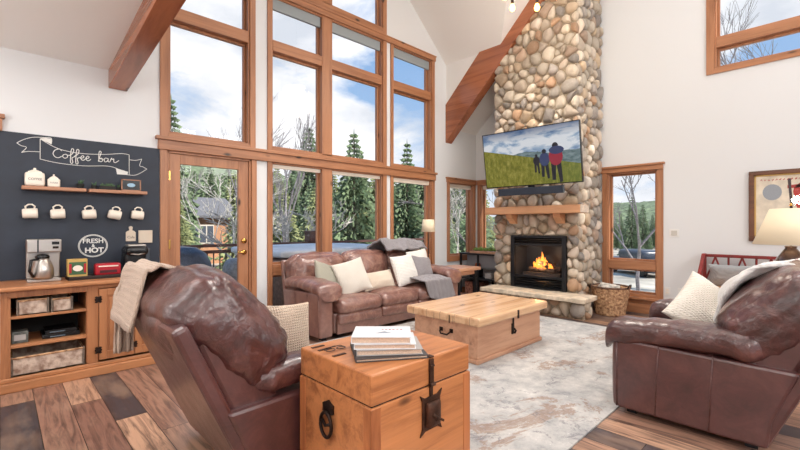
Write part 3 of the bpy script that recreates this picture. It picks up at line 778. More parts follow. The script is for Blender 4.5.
        MB().soft((bc-.004+endw, fat, hh), .13, 26, bulge=(.03, .05, .02), wr=wr, m=m_, seed=seed+3*k).build('back_cushion', L, t, smooth=True)
        cy, cz = yz(.5, .26)
        MB().soft((bc-.07, .16, .24), .07, 16, bulge=(0, .02, .01), wr=wrn(.01, f=5), m=T(x, cy, cz-.04) @ RX(ang), seed=seed+k+9).build('lumbar_cushion', L, t, smooth=True)
    for sx in (-1, 1):
        for yy in (.08, depth-.08): MB().box(sx*(w/2-.1)-.03, sx*(w/2-.1)+.03, yy-.03, yy+.03, 0, .05).build('foot', M['black'], t)
    return t
rec = make_chair('recliner', 'brown leather recliner with tan throw, seen from behind at left', 'armchair', .97, .60, (.86, 2.335, 0), R(-90), lean=.36, topz=.86, armz=.565, seed=2, padr=.065, padw=.5, fat=.36, cush=1.12, seatz=.45, cc=(-.055, .775, 44))
arm = make_chair('armchair', 'wide brown leather armchair with white throw at the right edge', 'armchair', 1.22, .80, (3.71, .24, 0), 0, lean=.34, topz=.84, armz=.60, seed=5, fat=.36, cush=1.12, cc=(-.03, .755, 46))
sofa = make_chair('sofa', 'worn brown leather three-seat sofa under the tall windows', 'sofa', 2.46, .76, (3.78, 4.70, 0), R(180), seats=3, lean=.16, topz=.86, armz=.62, mats=('leather2', 'leatherp2'), seed=8, armw=.24, padr=.07, padw=.66, cush=.86)
# ---------------------------------------------------------------- throws and pillows
def sheet_obj(name, fn, nu, nv, mat, label, cat, solid=.014, group=None):
    o = MB().sheet(fn, nu, nv).build(name, mat, None, smooth=True, solid=solid); return tag(o, label, cat, group)
def throw_rec(u, v):
    # u runs along the top of the chair to its far end and then down, v from front to rear
    l = u*1.0; Lh = .46
    x = .76 - v*.30
    top = 1.0 + .09*math.sin(PI*min(1.0, v*.95)) - (0 if v < .75 else (v-.75)*1.0)
    wv = .012*math.sin(v*26 + l*4) + .012*noise.noise(Vector((u*6, v*6, 1)))
    if l < Lh: return (x, 2.40 + l, top + wv*.7)
    k = l - Lh; b = min(1, k/.1)
    return (x*(1-b) + (.54+.09*(.5-v))*b - .03*k, 2.86 + .045*math.sin(b*PI/2) + wv*1.8, top*(1-b) + (1.03-.02)*b - .03*b - max(0, k-.05)*.86)
sheet_obj('throw_blanket', throw_rec, 48, 40, M['throw'], 'tan knitted throw hanging over the recliner back', 'blanket')
def pil(name, w, h, t, mat, m, label, seed=1, pinch=.07, group=None):
    o = MB().pillow(w, h, t, m=m, seed=seed, pinch=pinch).build(name, mat, None, smooth=True, merge=True); return tag(o, label, 'pillow', group)
pil('throw_pillow', .35, .38, .12, M['weave'], T(1.22, 2.27, .645) @ RZ(-2) @ RX(-12) @ RY(4), 'oatmeal woven pillow on the recliner seat', 2)
pil('throw_pillow', .46, .46, .15, M['knit'], T(3.66, .60, .69) @ RZ(-52) @ RX(-34) @ RY(42), 'cream knitted pillow turned on its corner in the wide armchair', 3)
def throw_w(u, v):
    x = 3.52 + u*.66
    prof = [(-.17, .80), (-.19, .98), (-.08, 1.07), (.08, 1.045), (.19, .96), (.27, .85), (.33, .72), (.37, .60)]
    k = v*(len(prof)-1); i = min(int(k), len(prof)-2); f = k-i
    y = .24 + prof[i][0]*(1-f)+prof[i+1][0]*f; z = prof[i][1]*(1-f)+prof[i+1][1]*f - .045
    wv = .022*math.sin(u*17+v*5) + .03*noise.noise(Vector((u*5, v*4, 3)))
    return (x + .03*math.sin(v*9), y + wv*.5, z + wv + .015)
sheet_obj('throw_blanket', throw_w, 40, 44, M['whitethrow'], 'white fluffy throw over the back of the wide armchair', 'blanket', .025)
# sofa cushions, left to right
zc_ = .66
pil('throw_pillow', .42, .38, .14, M['sage'], T(2.90, 4.28, .66) @ RZ(16) @ RX(-24) @ RY(20), 'sage-grey pillow leaning at the left arm of the long sofa', 4)
pil('throw_pillow', .44, .44, .15, M['knit'], T(3.18, 4.16, .66) @ RZ(-12) @ RX(-22) @ RY(-13), 'cream pillow tilted in front of the sage-grey one', 5)
pil('throw_pillow', .56, .25, .14, M['linen'], T(3.66, 4.22, .57) @ RX(-24) @ RY(-3), 'long low cream pillow mid-sofa', 6)
pil('throw_pillow', .46, .44, .15, M['ribbed'], T(4.12, 4.17, .68) @ RZ(4) @ RX(-20) @ RY(-4), 'white ribbed square pillow on the long sofa', 7)
pil('throw_pillow', .42, .40, .14, M['greyfur'], T(4.52, 4.20, .66) @ RZ(6) @ RX(-22) @ RY(8), 'fluffy grey pillow beside the white ribbed one', 8)
pil('throw_pillow', .44, .36, .13, M['ribbed'], T(4.60, 4.36, .76) @ RX(-16) @ RY(-6), 'pale pillow behind the fluffy grey one', 9)
def throw_g(u, v):
    x = 4.0 + u*.82; s_ = v
    prof = [(4.40, .93), (4.48, 1.01), (4.60, 1.05), (4.75, 1.04), (4.86, .95), (4.9, .80)]
    k = s_*(len(prof)-1); i = min(int(k), len(prof)-2); f = k-i
    y = prof[i][0]*(1-f)+prof[i+1][0]*f; z = prof[i][1]*(1-f)+prof[i+1][1]*f
    n_ = .06*noise.noise(Vector((x*5, v*4, 2))) + .02*noise.noise(Vector((x*14, v*12, 5)))
    return (x, y-.01, z + n_ + .02)
sheet_obj('fur_throw', throw_g, 40, 30, M['greyfur'], 'dark grey fur throw lying over the right back of the long sofa', 'blanket', .03)
def throw_s(u, v):
    x = 4.08 + u*.55 + .14*v; s_ = v*.75
    w = .02*math.sin(u*20+v*3)+.02*noise.noise(Vector((u*5, v*5, 9)))
    if s_ < .36: return (x, 4.26 - s_, .545 + abs(w)*.6 + .02*math.sin(s_*9))
    k = s_-.36; return (x+.1*k, 3.90 - .075 - abs(w)*.6, .555 - k*.85*(1-.45*abs(u-.6)))
sheet_obj('fur_throw', throw_s, 30, 36, M['greyfur'], 'soft grey throw spilling over the seat front of the long sofa', 'blanket', .02)
# ---------------------------------------------------------------- chests
def chest(name, label, x0, x1, y0, y1, h, lidh, mats, plinth=.0, over=0.0, lockx='y', cat='chest'):
    t = thing(name, label, cat, ((x0+x1)/2, (y0+y1)/2, 0)); a, b, c = mats
    k = over
    if plinth:
        MB().box(x0-.0, x1+.0, y0-.0, y1+.0, 0, plinth*.8).build('plinth', M[a], t, world=True, bevel=.012)
        MB().box(x0+.02, x1-.02, y0+.02, y1-.02, plinth*.8, h-lidh).build('body', M[a], t, world=True, bevel=.004)
    else:
        MB().box(x0, x1, y0, y1, .0, h-lidh-.006).build('body', M[a], t, world=True, bevel=.004)
        MB().box(x0+.01, x1-.01, y0+.01, y1-.01, h-lidh-.01, h-lidh+.01).build('lid_seam', M['dark'], t, world=True)
    lid = MB().box(x0-k, x1+k, y0-k, y1+k, h-lidh, h).build('lid', M[b], t, world=True, bevel=.008 if not plinth else .02)
    return t, lid
# side trunk in front
X0, X1, Y0, Y1, HH = 1.07, 1.72, 1.275, 1.82, .70
ch, lid = chest('storage_chest', 'honey pine trunk with iron lock, books on top, nearest the camera', X0, X1, Y0, Y1, HH, .13, ('pine', 'pine', 'pine'))
for q in ((X0-.003, X0+.05, Y0-.003, Y0+.05), (X1-.05, X1+.003, Y0-.003, Y0+.01), (X0-.003, X0+.01, Y1-.05, Y1)):
    MB().box(*q, 0, HH-.14).build('corner_board', M['pinez'], ch, world=True, bevel=.002)
def star(cx, cz, w, h, pts):   # iron plate outline with spiky corners
    return [(cx+a*w/2, cz+b*h/2) for a, b in pts]
PL = [(-1,-.8), (-1.25,-1.25), (-.7,-1), (.7,-1), (1.25,-1.25), (1,-.8), (1,.8), (1.25,1.25), (.7,1), (-.7,1), (-1.25,1.25), (-1,.8)]
hx = (X0+X1)/2 + .03
mb = MB(); mb.prism(star(hx, .445, .12, .15, PL), Y0-.008, Y0, 'y')
mb.build('lock_plate', M['rust'], ch, world=True, bevel=.002)
mb = MB(); mb.soft((.09, .03, .115), .012, 6, bulge=(0, .008, 0), m=T(hx, Y0-.015, .445)); mb.tube([(hx+.005, Y0-.03, .43), (hx+.03, Y0-.055, .415)], .006, 8); mb.tube([(hx-.02, Y0-.034, .45), (hx+.012, Y0-.036, .42)], .009, 8)
mb.build('lock', M['rust'], ch, world=True, smooth=True)
mb = MB(); mb.box(hx-.010, hx+.010, Y0-.008, Y0, .52, .58); mb.box(hx-.014, hx+.014, Y0-.010, Y0, .58, HH-.01); mb.tube([(hx-.018, Y0-.012, .575), (hx+.018, Y0-.012, .575)], .009, 8)
mb.tube([(hx-.014, Y0-.01, .66), (hx+.014, Y0-.01, .66)], .006, 8); mb.box(hx-.014, hx+.014, Y0-.01, Y0+.02, HH-.004, HH+.004); mb.build('hasp', M['rust'], ch, world=True, bevel=.002)
rg = MB(); cy, cz = (Y0+Y1)/2+.02, .44
rg.tube([(X0-.02, cy+.042*math.cos(a*PI/12), cz-.03+.055*math.sin(a*PI/12)) for a in range(25)], .008, 8)
rg.tube([(X0-.02, cy-.03, cz-.02), (X0-.02, cy+.005, cz-.035), (X0-.02, cy+.03, cz-.01)], .007, 8)
rg.build('ring_pull', M['iron'], ch, world=True, smooth=True)
MB().prism([(cy+.036*math.cos(a*PI/6)*(1.25 if a % 2 else 1), cz+.04+.03*math.sin(a*PI/6)*(1.25 if a % 2 else 1)) for a in range(12)], X0-.014, X0, 'x').build('ring_plate', M['iron'], ch, world=True, bevel=.002)
hg = MB()
for xx in (X0+.07, X0+.46):
    pass
for yy in (Y0+.30, Y0+.42, Y0+.48): hg.box(X0+.03, X0+.10, yy, yy+.018, HH, HH+.003)
hg.build('hinge_strap', M['rust'], ch, world=True)
# coffee table trunk
CX0, CX1, CY0, CY1, CH = 3.17, 4.40, 2.25, 3.10, .445
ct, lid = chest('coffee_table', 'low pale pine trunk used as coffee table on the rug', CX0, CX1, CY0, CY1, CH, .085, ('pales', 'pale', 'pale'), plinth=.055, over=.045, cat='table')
ct.location.z += .012
mb = MB(); mb.box(CX0-.052, CX0-.044, CY0+.30, CY0+.305, CH-.08, CH-.005); 
mb.box(CX0-.0465, CX0-.0445, CY0+.26, CY0+.262, CH-.08, CH-.008); mb.box(CX0-.0465, CX0-.0445, CY0+.5, CY0+.502, CH-.08, CH-.008); mb.build('board_joint', M['dark'], ct, world=True)
mb = MB()
for x, y in ((CX0+.22, CY0+.10), (CX0+.20, CY0+.42), (CX1-.2, CY0+.62), (CX1-.25, CY0+.14)): mb.box(x-.08, x+.08, y, y+.022, CH, CH+.005); mb.box(x+.03, x+.07, y-.008, y+.03, CH, CH+.008)
mb.build('lid_strap', M['iron'], ct, world=True)
mb = MB(); yy = (CY0+CY1)/2-.03
mb.tube([(CX0+.02, yy-.06, .27), (CX0-.012, yy-.06, .255), (CX0-.018, yy-.04, .235), (CX0-.018, yy+.04, .235), (CX0-.012, yy+.06, .255), (CX0+.02, yy+.06, .27)], .008, 8); mb.box(CX0+.012, CX0+.021, yy-.085, yy-.045, .25, .29); mb.box(CX0+.012, CX0+.021, yy+.045, yy+.085, .25, .29)
mb.build('side_handle', M['iron'], ct, world=True, bevel=.002)
mb = MB(); xx = 3.80
mb.box(xx-.022, xx+.022, CY0+.01, CY0+.021, .19, .30); mb.build('lock_plate', M['iron'], ct, world=True, bevel=.002); mb = MB(); mb.box(xx-.012, xx+.012, CY0-.052, CY0-.044, .36, CH); mb.build('hasp', M['iron'], ct, world=True); mb = MB(); mb.box(xx-.011, xx+.011, CY0+.005, CY0+.012, .28, .37)
mb.tube([(xx, CY0+.0, .25), (xx-.0, CY0-.02, .23), (xx+.01, CY0-.0, .2)], .01, 8); mb.build('hasp_lock', M['iron'], ct, world=True, bevel=.002)
# books on the trunk
def book(z, th, w, d, cx, cy, rz, cov, label, cat='book', title=None):
    t = thing('book', label, cat, (cx, cy, z), R(rz))
    MB().box(-w/2, w/2, -d/2, d/2, th-.004, th).build('front_cover', M[cov], t, bevel=.001)
    MB().box(-w/2, w/2, -d/2, d/2, 0, .004).build('back_cover', M[cov], t, bevel=.001)
    MB().box(-w/2, -w/2+.004, -d/2, d/2, .004, th-.004).build('spine', M[cov], t)
    MB().box(-w/2+.004, w/2-.006, -d/2+.006, d/2-.006, .004, th-.004).build('pages', M['paperb'], t)
    return t
M['charcoal'] = plain('charcoal_cover', (70, 66, 66), .5); M['greycov'] = plain('grey_cover', (172, 168, 166), .5); M['whitecov'] = plain('white_cover', (226, 228, 232), .4, var=.05)
bx, by = 1.31, 1.465
book(HH+.001, .016, .33, .27, bx+.02, by+.0, -32, 'charcoal', 'thin dark-covered book at the bottom of the stack on the trunk')
book(HH+.018, .026, .30, .22, bx+.02, by-.005, -38, 'greycov', 'grey hardback second from the bottom on the trunk')
book(HH+.045, .024, .28, .21, bx+.005, by+.0, -42, 'whitecov', 'pale hardback just under the topmost white book')
tb = book(HH+.070, .032, .27, .20, bx-.01, by+.005, -44, 'whitecov', 'white book with a red scribbled title, topmost on the trunk')
mb = MB(); rnd = random.Random(2)
for k in range(6):
    x = .0+k*.018; mb.tube([(x+.006*math.sin(j*1.3+k), .035+.007*math.cos(j*1.7+k*2), .0325) for j in range(7)], .0009, 4)
mb.build('title_scribble', plain('faded_red_ink', (186, 120, 124), .7), tb)
MB().prism([(.0,-.01), (-.02,-.03), (-.03,-.035), (.05,-.033), (.03,-.02), (.012, 0)], .0322, .0328, 'z').build('cover_drawing', plain('grey_ink', (150, 158, 168), .7), tb)
def loose(x, y):
    mb = MB(); mb.tube([(x+.028*math.cos(a*PI/9), y+.012*math.sin(a*PI/9), HH+.005) for a in range(19)], .003, 6); return mb
# eyeglasses
eg = thing('eyeglasses', 'dark folded spectacles lying left of the books on the trunk', 'glasses', (1.17, 1.66, HH))
for dx in (-.03, .03):
    mb = MB(); mb.tube([(dx+.024*math.cos(a*PI/9), .016*math.sin(a*PI/9), .006) for a in range(19)], .002, 6); mb.build('rim', M['black'], eg, smooth=True)
MB().tube([(-.054, 0, .006), (-.05, .04, .004), (.03, .05, .004)], .0018, 6).build('temple_arm', M['black'], eg); MB().tube([(.054, 0, .006), (.05, .035, .006), (-.03, .042, .006)], .0018, 6).build('temple_arm', M['black'], eg)
# ---------------------------------------------------------------- end table, floor lamp, black stand
et = thing('end_table', 'small wooden end table at the right arm of the long sofa', 'table', (5.55, 4.30, 0))
MB().box(5.22, 5.80, 4.06, 4.58, .57, .62).build('table_top', M['pales'], et, world=True, bevel=.006)
MB().box(5.26, 5.76, 4.10, 4.54, .12, .15).build('lower_shelf', M['pales'], et, world=True, bevel=.004)
for x in (5.27, 5.70):
    for y in (4.11, 4.48): MB().box(x, x+.05, y, y+.05, 0, .57).build('leg', M['black'], et, world=True, bevel=.004)
MB().box(5.30, 5.72, 4.12, 4.13, .50, .57).build('apron', M['pales'], et, world=True)
fl_ = thing('floor_lamp', 'slim dark floor lamp with small glowing shade behind the sofa end', 'lamp', (5.22, 4.72, 0))
P = (5.22, 4.72)
MB().lathe([(0, 0), (.13, 0), (.13, .015), (.02, .03), (.012, .04)], 24, (*P, 0)).build('base', M['iron'], fl_, world=True, smooth=False)
MB().tube([(*P, .03), (*P, 1.22)], .009, 10).build('pole', M['iron'], fl_, world=True, smooth=True)
mb = MB(); mb.open = True; mb.lathe([(.115, 1.20), (.095, 1.41)], 28, (*P, 0)); mb.build('lamp_shade', M['shade'], fl_, world=True, smooth=True, solid=.004)
MB().lathe([(0, 1.24), (.03, 1.27), (.03, 1.31), (0, 1.34)], 14, (*P, 0)).build('bulb', emis('bulb_glow', (255, 225, 180), 4), fl_, world=True, smooth=True)
bs = thing('media_stand', 'black metal and glass stand left of the stone fireplace', 'stand', (6.62, 4.52, 0))
bx0, bx1, by0, by1 = 6.36, 6.88, 4.08, 4.94
MB().box(bx0, bx1, by0, by1, .76, .79).build('top', M['black'], bs, world=True, bevel=.004)
MB().box(bx0, bx1, by0, by1, .30, .33).build('shelf', M['black'], bs, world=True, bevel=.004)
MB().box(bx0+.08, bx1, by0, by1, .50, .515).build('glass_shelf', plain('smoked_glass', (90, 94, 98), .1), bs, world=True)
for x in (bx0, bx1-.03):
    for y in (by0, (by0+by1)/2, by1-.035): MB().box(x, x+.03, y, y+.035, 0, .76).build('leg', M['black'], bs, world=True)
MB().box(6.60, 6.61, by0, by1, .33, .76).build('back_panel', plain('glass_reflection_grey', (176, 174, 178), .2), bs, world=True)  # set forward in pale grey, standing in for smoked-glass reflections in the bays
o = MB().soft((.24, .18, .16), .02, 8, m=T(6.52, 4.66, .415)).build('speaker_box', M['blackp'], None, smooth=True); tag(o, 'small dark box in the left bay of the black stand', 'box')
o = MB().soft((.2, .14, .1), .01, 8, m=T(6.52, 4.34, .382)).build('media_box', M['greycov'], None, smooth=True); tag(o, 'grey box in the right bay of the black stand', 'box')
o = MB().lathe([(0, .55-.03), (.04, .52), (.055, .55), (.045, .6), (.03, .6), (.03, .56)], 20, (6.5, 4.62, 0)).build('copper_bowl', M['terra'], None, smooth=True); tag(o, 'little copper-coloured bowl on the glass shelf of the black stand', 'bowl')
o = MB().box(6.46, 6.56, 4.12, 4.19, .335, .62).build('tower_speaker', M['white'], None, bevel=.01); tag(o, 'slim white upright box at the fireplace end of the black stand', 'box')
mb = MB(); 
for k in range(9):
    z = .03+k*.025; mb.box(6.42-.002*(k % 2), 6.76+.002*(k % 2), 4.56-.004*(k % 2), 4.86+.004*(k % 2), z-.012, z+.012)
bb = thing('storage_basket', 'reddish woven box on the floor under the black stand', 'basket', (6.6, 4.7, 0))
mb.build('woven_side', basketm('red_wicker', (176, 122, 104), (112, 66, 56)), bb, world=True, bevel=.005)
MB().box(6.43, 6.75, 4.57, 4.85, .24, .246).build('lid', basketm('red_wicker_lid', (150, 96, 80), (104, 62, 52)), bb, world=True)
# plant tray on the stand
pt = thing('plant_tray', 'wooden tray of small green succulents on the black stand', 'plant', (6.5, 4.42, .79))
MB().box(6.4, 6.62, 4.14, 4.74, .79, .83).build('tray', M['pales'], pt, world=True, bevel=.005)
rnd = random.Random(8)
for k in range(5):
    cy = 4.22+k*.11; mb = MB(); rr = rnd.uniform(.045, .065)
    for ring in range(4):
        for j in range(8-ring):
            a = 2*PI*j/(8-ring)+ring*.4; el = R(15+22*ring); d = Vector((math.cos(a)*math.cos(el), math.sin(a)*math.cos(el), math.sin(el)))
            mb.tube([Vector((6.5, cy, .835)), Vector((6.5, cy, .84))+d*rr*.6, Vector((6.5, cy, .84))+d*rr*1.3], [.006, .014, .002], 6)
    mb.build('succulent', M['leaf'], pt, world=True, smooth=True)
# ---------------------------------------------------------------- red bench, lamp, picture
bn = thing('bench', 'red-painted wooden settee with latticed back on the right wall', 'bench', (6.62, .2, 0))
by0, by1 = -.75, 1.20
MB().box(6.84, 6.88, by0, by1, .885, .925).build('top_rail', M['redwood'], bn, world=True, bevel=.005)
MB().box(6.84, 6.88, by0, by1, .44, .48).build('lower_rail', M['redwood'], bn, world=True, bevel=.004)
mb = MB(); n = 7; st_ = (by1-by0)/n
for k in range(n):
    a = by0+k*st_; mb.tube([(6.86, a, .47), (6.86, a+st_/2, .89)], .011, 6); mb.tube([(6.86, a+st_, .47), (6.86, a+st_/2, .89)], .011, 6)
    mb.tube([(6.86, a, .47), (6.86, a, .89)], .012, 6)
mb.build('lattice', M['redwood'], bn, world=True)
for y in (by0, by1-.04):
    MB().prism([(6.86, .93), (6.90, .93), (6.90, 0), (6.86, 0)], y, y+.04, 'y').build('leg', M['redwood'], bn, world=True, bevel=.004)
    MB().prism([(6.36, .45), (6.41, .45), (6.41, 0), (6.36, 0)], y, y+.04, 'y').build('leg', M['redwood'], bn, world=True, bevel=.004)
    MB().prism([(6.80, .93), (6.88, .93), (6.45, .44), (6.36, .44), (6.36, .52)], y, y+.04, 'y').build('arm', M['redwood'], bn, world=True, bevel=.004)
MB().box(6.36, 6.88, by0, by1, .36, .42).build('seat_frame', M['redwood'], bn, world=True, bevel=.005)
o = MB().soft((.5, 1.86, .09), .035, 14, m=T(6.6, .22, .467)).build('bench_cushion', M['tan'], None, smooth=True); tag(o, 'tan seat cushion along the red bench', 'cushion')
M['greycush'] = fabric('grey_cloth', (168, 170, 172), (132, 134, 138), 30, .5)
pil('throw_pillow', .50, .30, .13, M['greycush'], T(6.72, .86, .66) @ RZ(-90) @ RX(14), 'grey rectangular pillow at the left end of the red bench', 14)
p2 = pil('throw_pillow', .52, .32, .13, M['paper'], T(6.72, .28, .67) @ RZ(-90) @ RX(14), 'cream pillow with faint lettering on the red bench', 15)
pic = thing('framed_picture', 'framed print of a red machine hanging above the red bench', 'picture', (6.93, .2, 1.55))
pa, pb, pc, pd = -.42, .723, 1.107, 1.995
mb = MB()
for q in ((pa, pb, pd-.055, pd), (pa, pb, pc, pc+.055), (pa, pa+.055, pc+.055, pd-.055), (pb-.055, pb, pc+.055, pd-.055)): mb.box(6.90, 6.939, *q)
mb.build('frame', wood('walnut_frame', (112, 70, 46), (70, 42, 30), 'y', .3, knots=False), pic, world=True, bevel=.008)
mb = MB()
for q in ((pa+.05, pb-.05, pd-.07, pd-.05), (pa+.05, pb-.05, pc+.05, pc+.07), (pa+.05, pa+.07, pc+.05, pd-.05), (pb-.07, pb-.05, pc+.05, pd-.05)): mb.box(6.912, 6.93, *q)
mb.build('gilt_slip', M['gold'], pic, world=True)
MB().box(6.925, 6.935, pa+.05, pb-.05, pc+.05, pd-.05).build('print', plain('aged_paper', (222, 212, 194), .8, var=.1, vs=8), pic, world=True)
def flatB(polys, x, mat, nm, parent):
    mb = MB()
    for p in polys: mb.add([(x, a, b) for a, b in p], [tuple(range(len(p)))])
    return mb.build(nm, mat, parent, world=True)
def ell(cy, cz, ry, rz, n=22): return [(cy+ry*math.cos(2*PI*k/n), cz+rz*math.sin(2*PI*k/n)) for k in range(n)]
redi = plain('print_red', (178, 62, 58), .8); blui = plain('print_grey', (150, 156, 164), .8); drk = plain('print_dark', (70, 56, 60), .8)
flatB([ell(.50, 1.72, .09, .1), ell(.40, 1.38, .12, .08)], 6.9240, blui, 'grey_shapes', pic)
flatB([ell(.15, 1.72, .16, .13), [(.30, 1.62), (.05, 1.62), (.08, 1.50), (.27, 1.50)], [(.36, 1.80), (-.02, 1.82), (-.02, 1.78), (.36, 1.76)]], 6.9232, redi, 'red_shapes', pic)
flatB([ell(.15, 1.72, .045, .045), [(.33, 1.88), (.36, 1.88), (.33, 1.50), (.31, 1.50)], [(.18, 1.48), (.12, 1.48), (.12, 1.30), (.18, 1.30)]], 6.9225, drk, 'dark_shapes', pic)
mb = MB(); rnd = random.Random(5)
for k in range(22):
    y = .60-k*.035; mb.tube([(6.923, y+.01*math.sin(j*2.1+k), 1.875+.012*math.cos(j*1.9+k*1.3)) for j in range(5)], .003, 4)
mb.build('faded_lettering', redi, pic, world=True)
MB().add([(6.917, pa+.06, pc+.06), (6.917, pb-.06, pc+.06), (6.917, pb-.06, pd-.06), (6.917, pa+.06, pd-.06)], [(0,1,2,3)]).build('glazing', M['glass'], pic, world=True)
lx, ly = 4.62, .22
sd = thing('side_table', 'round wooden side table behind the wide armchair', 'table', (lx, ly, 0))
MB().lathe([(0, .68), (.26, .68), (.27, .695), (.26, .71), (0, .71)], 32, (lx, ly, 0)).build('table_top', M['pine'], sd, world=True)
MB().lathe([(.03, .02), (.05, .1), (.03, .2), (.045, .35), (.03, .5), (.06, .68)], 20, (lx, ly, 0)).build('pedestal', M['pinez'], sd, world=True, smooth=True)
MB().lathe([(0, 0), (.19, 0), (.19, .02), (.03, .05)], 24, (lx, ly, 0)).build('foot', M['pinez'], sd, world=True)
tl = thing('table_lamp', 'large table lamp with cream shade and bronze glass urn base', 'lamp', (lx, ly, .71))
MB().lathe([(0, .71), (.08, .71), (.08, .73), (.05, .75), (.045, .78), (.085, .86), (.10, .95), (.092, 1.03), (.055, 1.09), (.035, 1.12), (.04, 1.135), (0, 1.14)], 28, (lx, ly, 0)).build('urn_base', plain('bronze_glass', (120, 104, 100), .12, .55, var=.3, vs=12, coat=1), tl, world=True, smooth=True)
MB().tube([(lx, ly, 1.04), (lx, ly, 1.46)], .008, 8).build('stem', M['iron'], tl, world=True)
mb = MB(); mb.open = True; mb.lathe([(.24, 1.15), (.13, 1.44)], 40, (lx, ly, 0)); mb.build('lamp_shade', M['shade'], tl, world=True, smooth=True, solid=.004)
MB().lathe([(0, 1.2), (.035, 1.24), (.035, 1.28), (0, 1.31)], 14, (lx, ly, 0)).build('bulb', emis('bulb_glow', (255, 225, 180), 5), tl, world=True, smooth=True)
MB().lathe([(0, 1.46), (.012, 1.465), (.008, 1.48), (0, 1.49)], 10, (lx, ly, 0)).build('finial', M['brass'], tl, world=True, smooth=True)
# chandelier hanging high over the rug (only its lowest bulbs reach the frame)
cl = thing('chandelier', 'iron chandelier with glowing bulbs hanging at the top of the frame', 'lamp', (4.45, 2.42, 4.0))
cx, cy, cz = 4.45, 2.42, 3.95
MB().tube([(cx, cy, cz+.1), (cx, cy, 8.115-cy-.0)], .012, 8).build('drop_rod', M['iron'], cl, world=True)
MB().tube([(cx+.3*math.cos(a*PI/12), cy+.3*math.sin(a*PI/12), cz+.22) for a in range(25)], .012, 8).build('ring', M['iron'], cl, world=True, smooth=True)
mb = MB()
for k in range(3): a = k*PI/3+.2; mb.tube([(cx-.3*math.cos(a), cy-.3*math.sin(a), cz+.22), (cx+.3*math.cos(a), cy+.3*math.sin(a), cz+.15)], .008, 6)
mb.build('spokes', M['iron'], cl, world=True)
for k in range(6):
    a = k*PI/3+.25; q = (cx+.3*math.cos(a), cy+.3*math.sin(a), cz)
    h_ = MB().lathe([(.018, .08), (.018, .22)], 12, q).build('socket', M['iron'], cl, world=True)
    MB().lathe([(0, -.02), (.028, .0), (.034, .03), (.018, .075), (0, .08)], 14, q).build('bulb', emis('warm_bulb', (255, 190, 100), 9), h_, world=True, smooth=True)
# ---------------------------------------------------------------- coffee bar
cb = thing('sideboard', 'pine sideboard with open shelves under the chalkboard', 'sideboard', (.6, 4.7, 0))
sx0, sx1, sy0, sy1 = 0.0, 1.20, 4.44, 4.955
mb = MB()
mb.box(sx0, sx0+.045, sy0, sy1, .07, .79); mb.box(sx1-.03, sx1, sy0, sy1, .07, .79); mb.box(.535, .56, sy0+.02, sy1, .07, .79); mb.box(sx0, sx1, sy1-.01, sy1, .07, .79)
mb.build('carcass', M['cabz'], cb, world=True, bevel=.003)
mb = MB(); mb.box(sx0+.04, sx1-.03, sy0+.01, sy1-.01, .07, .11); mb.box(sx0+.04, .54, sy0+.015, sy1-.01, .335, .36); mb.box(sx0+.04, .54, sy0+.015, sy1-.01, .565, .587)
mb.build('shelf', M['cab'], cb, world=True, bevel=.003)
mb = MB(); mb.box(sx0-.012, sx1+.012, sy0-.03, sy1, 0, .075); mb.box(sx0-.004, sx1+.004, sy0-.012, sy1, .075, .11); mb.build('plinth', M['cab'], cb, world=True, bevel=.008)
mb = MB(); mb.box(sx0-.03, sx1+.02, sy0-.05, sy1+.01, .79, .825); mb.build('top', M['cab'], cb, world=True, bevel=.01)
mb = MB(); mb.box(.045, .54, sy0-.001, sy0+.02, .735, .79); mb.box(.54, .62, sy0-.001, sy0+.02, .11, .79); mb.box(.62, 1.17, sy0-.001, sy0+.02, .755, .79); mb.box(.045, .06, sy0, sy0+.02, .11, .735); mb.build('face_frame', M['cabz'], cb, world=True, bevel=.003)
mb = MB(); mb.box(.048, .53, sy1-.03, sy1-.012, .11, .735); mb.build('dark_back_sheet', M['dark'], cb, world=True)  # near-black sheet over the pine back of the open bay
for a, b in ((.622, .885), (.89, 1.165)):
    dr = MB()
    for q in ((a, a+.055, .13, .75), (b-.055, b, .13, .75), (a+.055, b-.055, .69, .75), (a+.055, b-.055, .13, .20)): dr.box(q[0], q[1], sy0-.022, sy0, q[2], q[3])
    d_ = dr.build('door', M['cabz'], cb, world=True, bevel=.004)
    mb = MB(); mb.box(a+.055, b-.055, sy0-.008, sy0, .20, .69); mb.build('raised_panel', M['cabz'], d_, world=True)
    mb = MB(); mb.soft((b-a-.15, .014, .44), .006, 6, m=T((a+b)/2, sy0-.012, .445)); mb.build('raised_panel', M['cabz'], d_, world=True)
    mb = MB(); mb.lathe([(0, 0), (.012, .004), (.016, .015), (0, .022)], 14, m=T(b-.028, sy0-.022, .48) @ RX(90)); mb.build('knob', M['iron'], d_, world=True, smooth=True)
    for z in (.22, .66):
        mb = MB(); x = a-.006
        mb.prism([(x-.028, z), (x-.02, z+.012), (x-.026, z+.024), (x-.012, z+.03), (x, z+.022), (x+.012, z+.03), (x+.026, z+.024), (x+.02, z+.012), (x+.028, z), (x+.02, z-.012), (x+.026, z-.024), (x+.012, z-.03), (x, z-.022), (x-.012, z-.03), (x-.026, z-.024), (x-.02, z-.012)], sy0-.026, sy0-.021, 'y'); mb.build('hinge', M['iron'], d_, world=True)
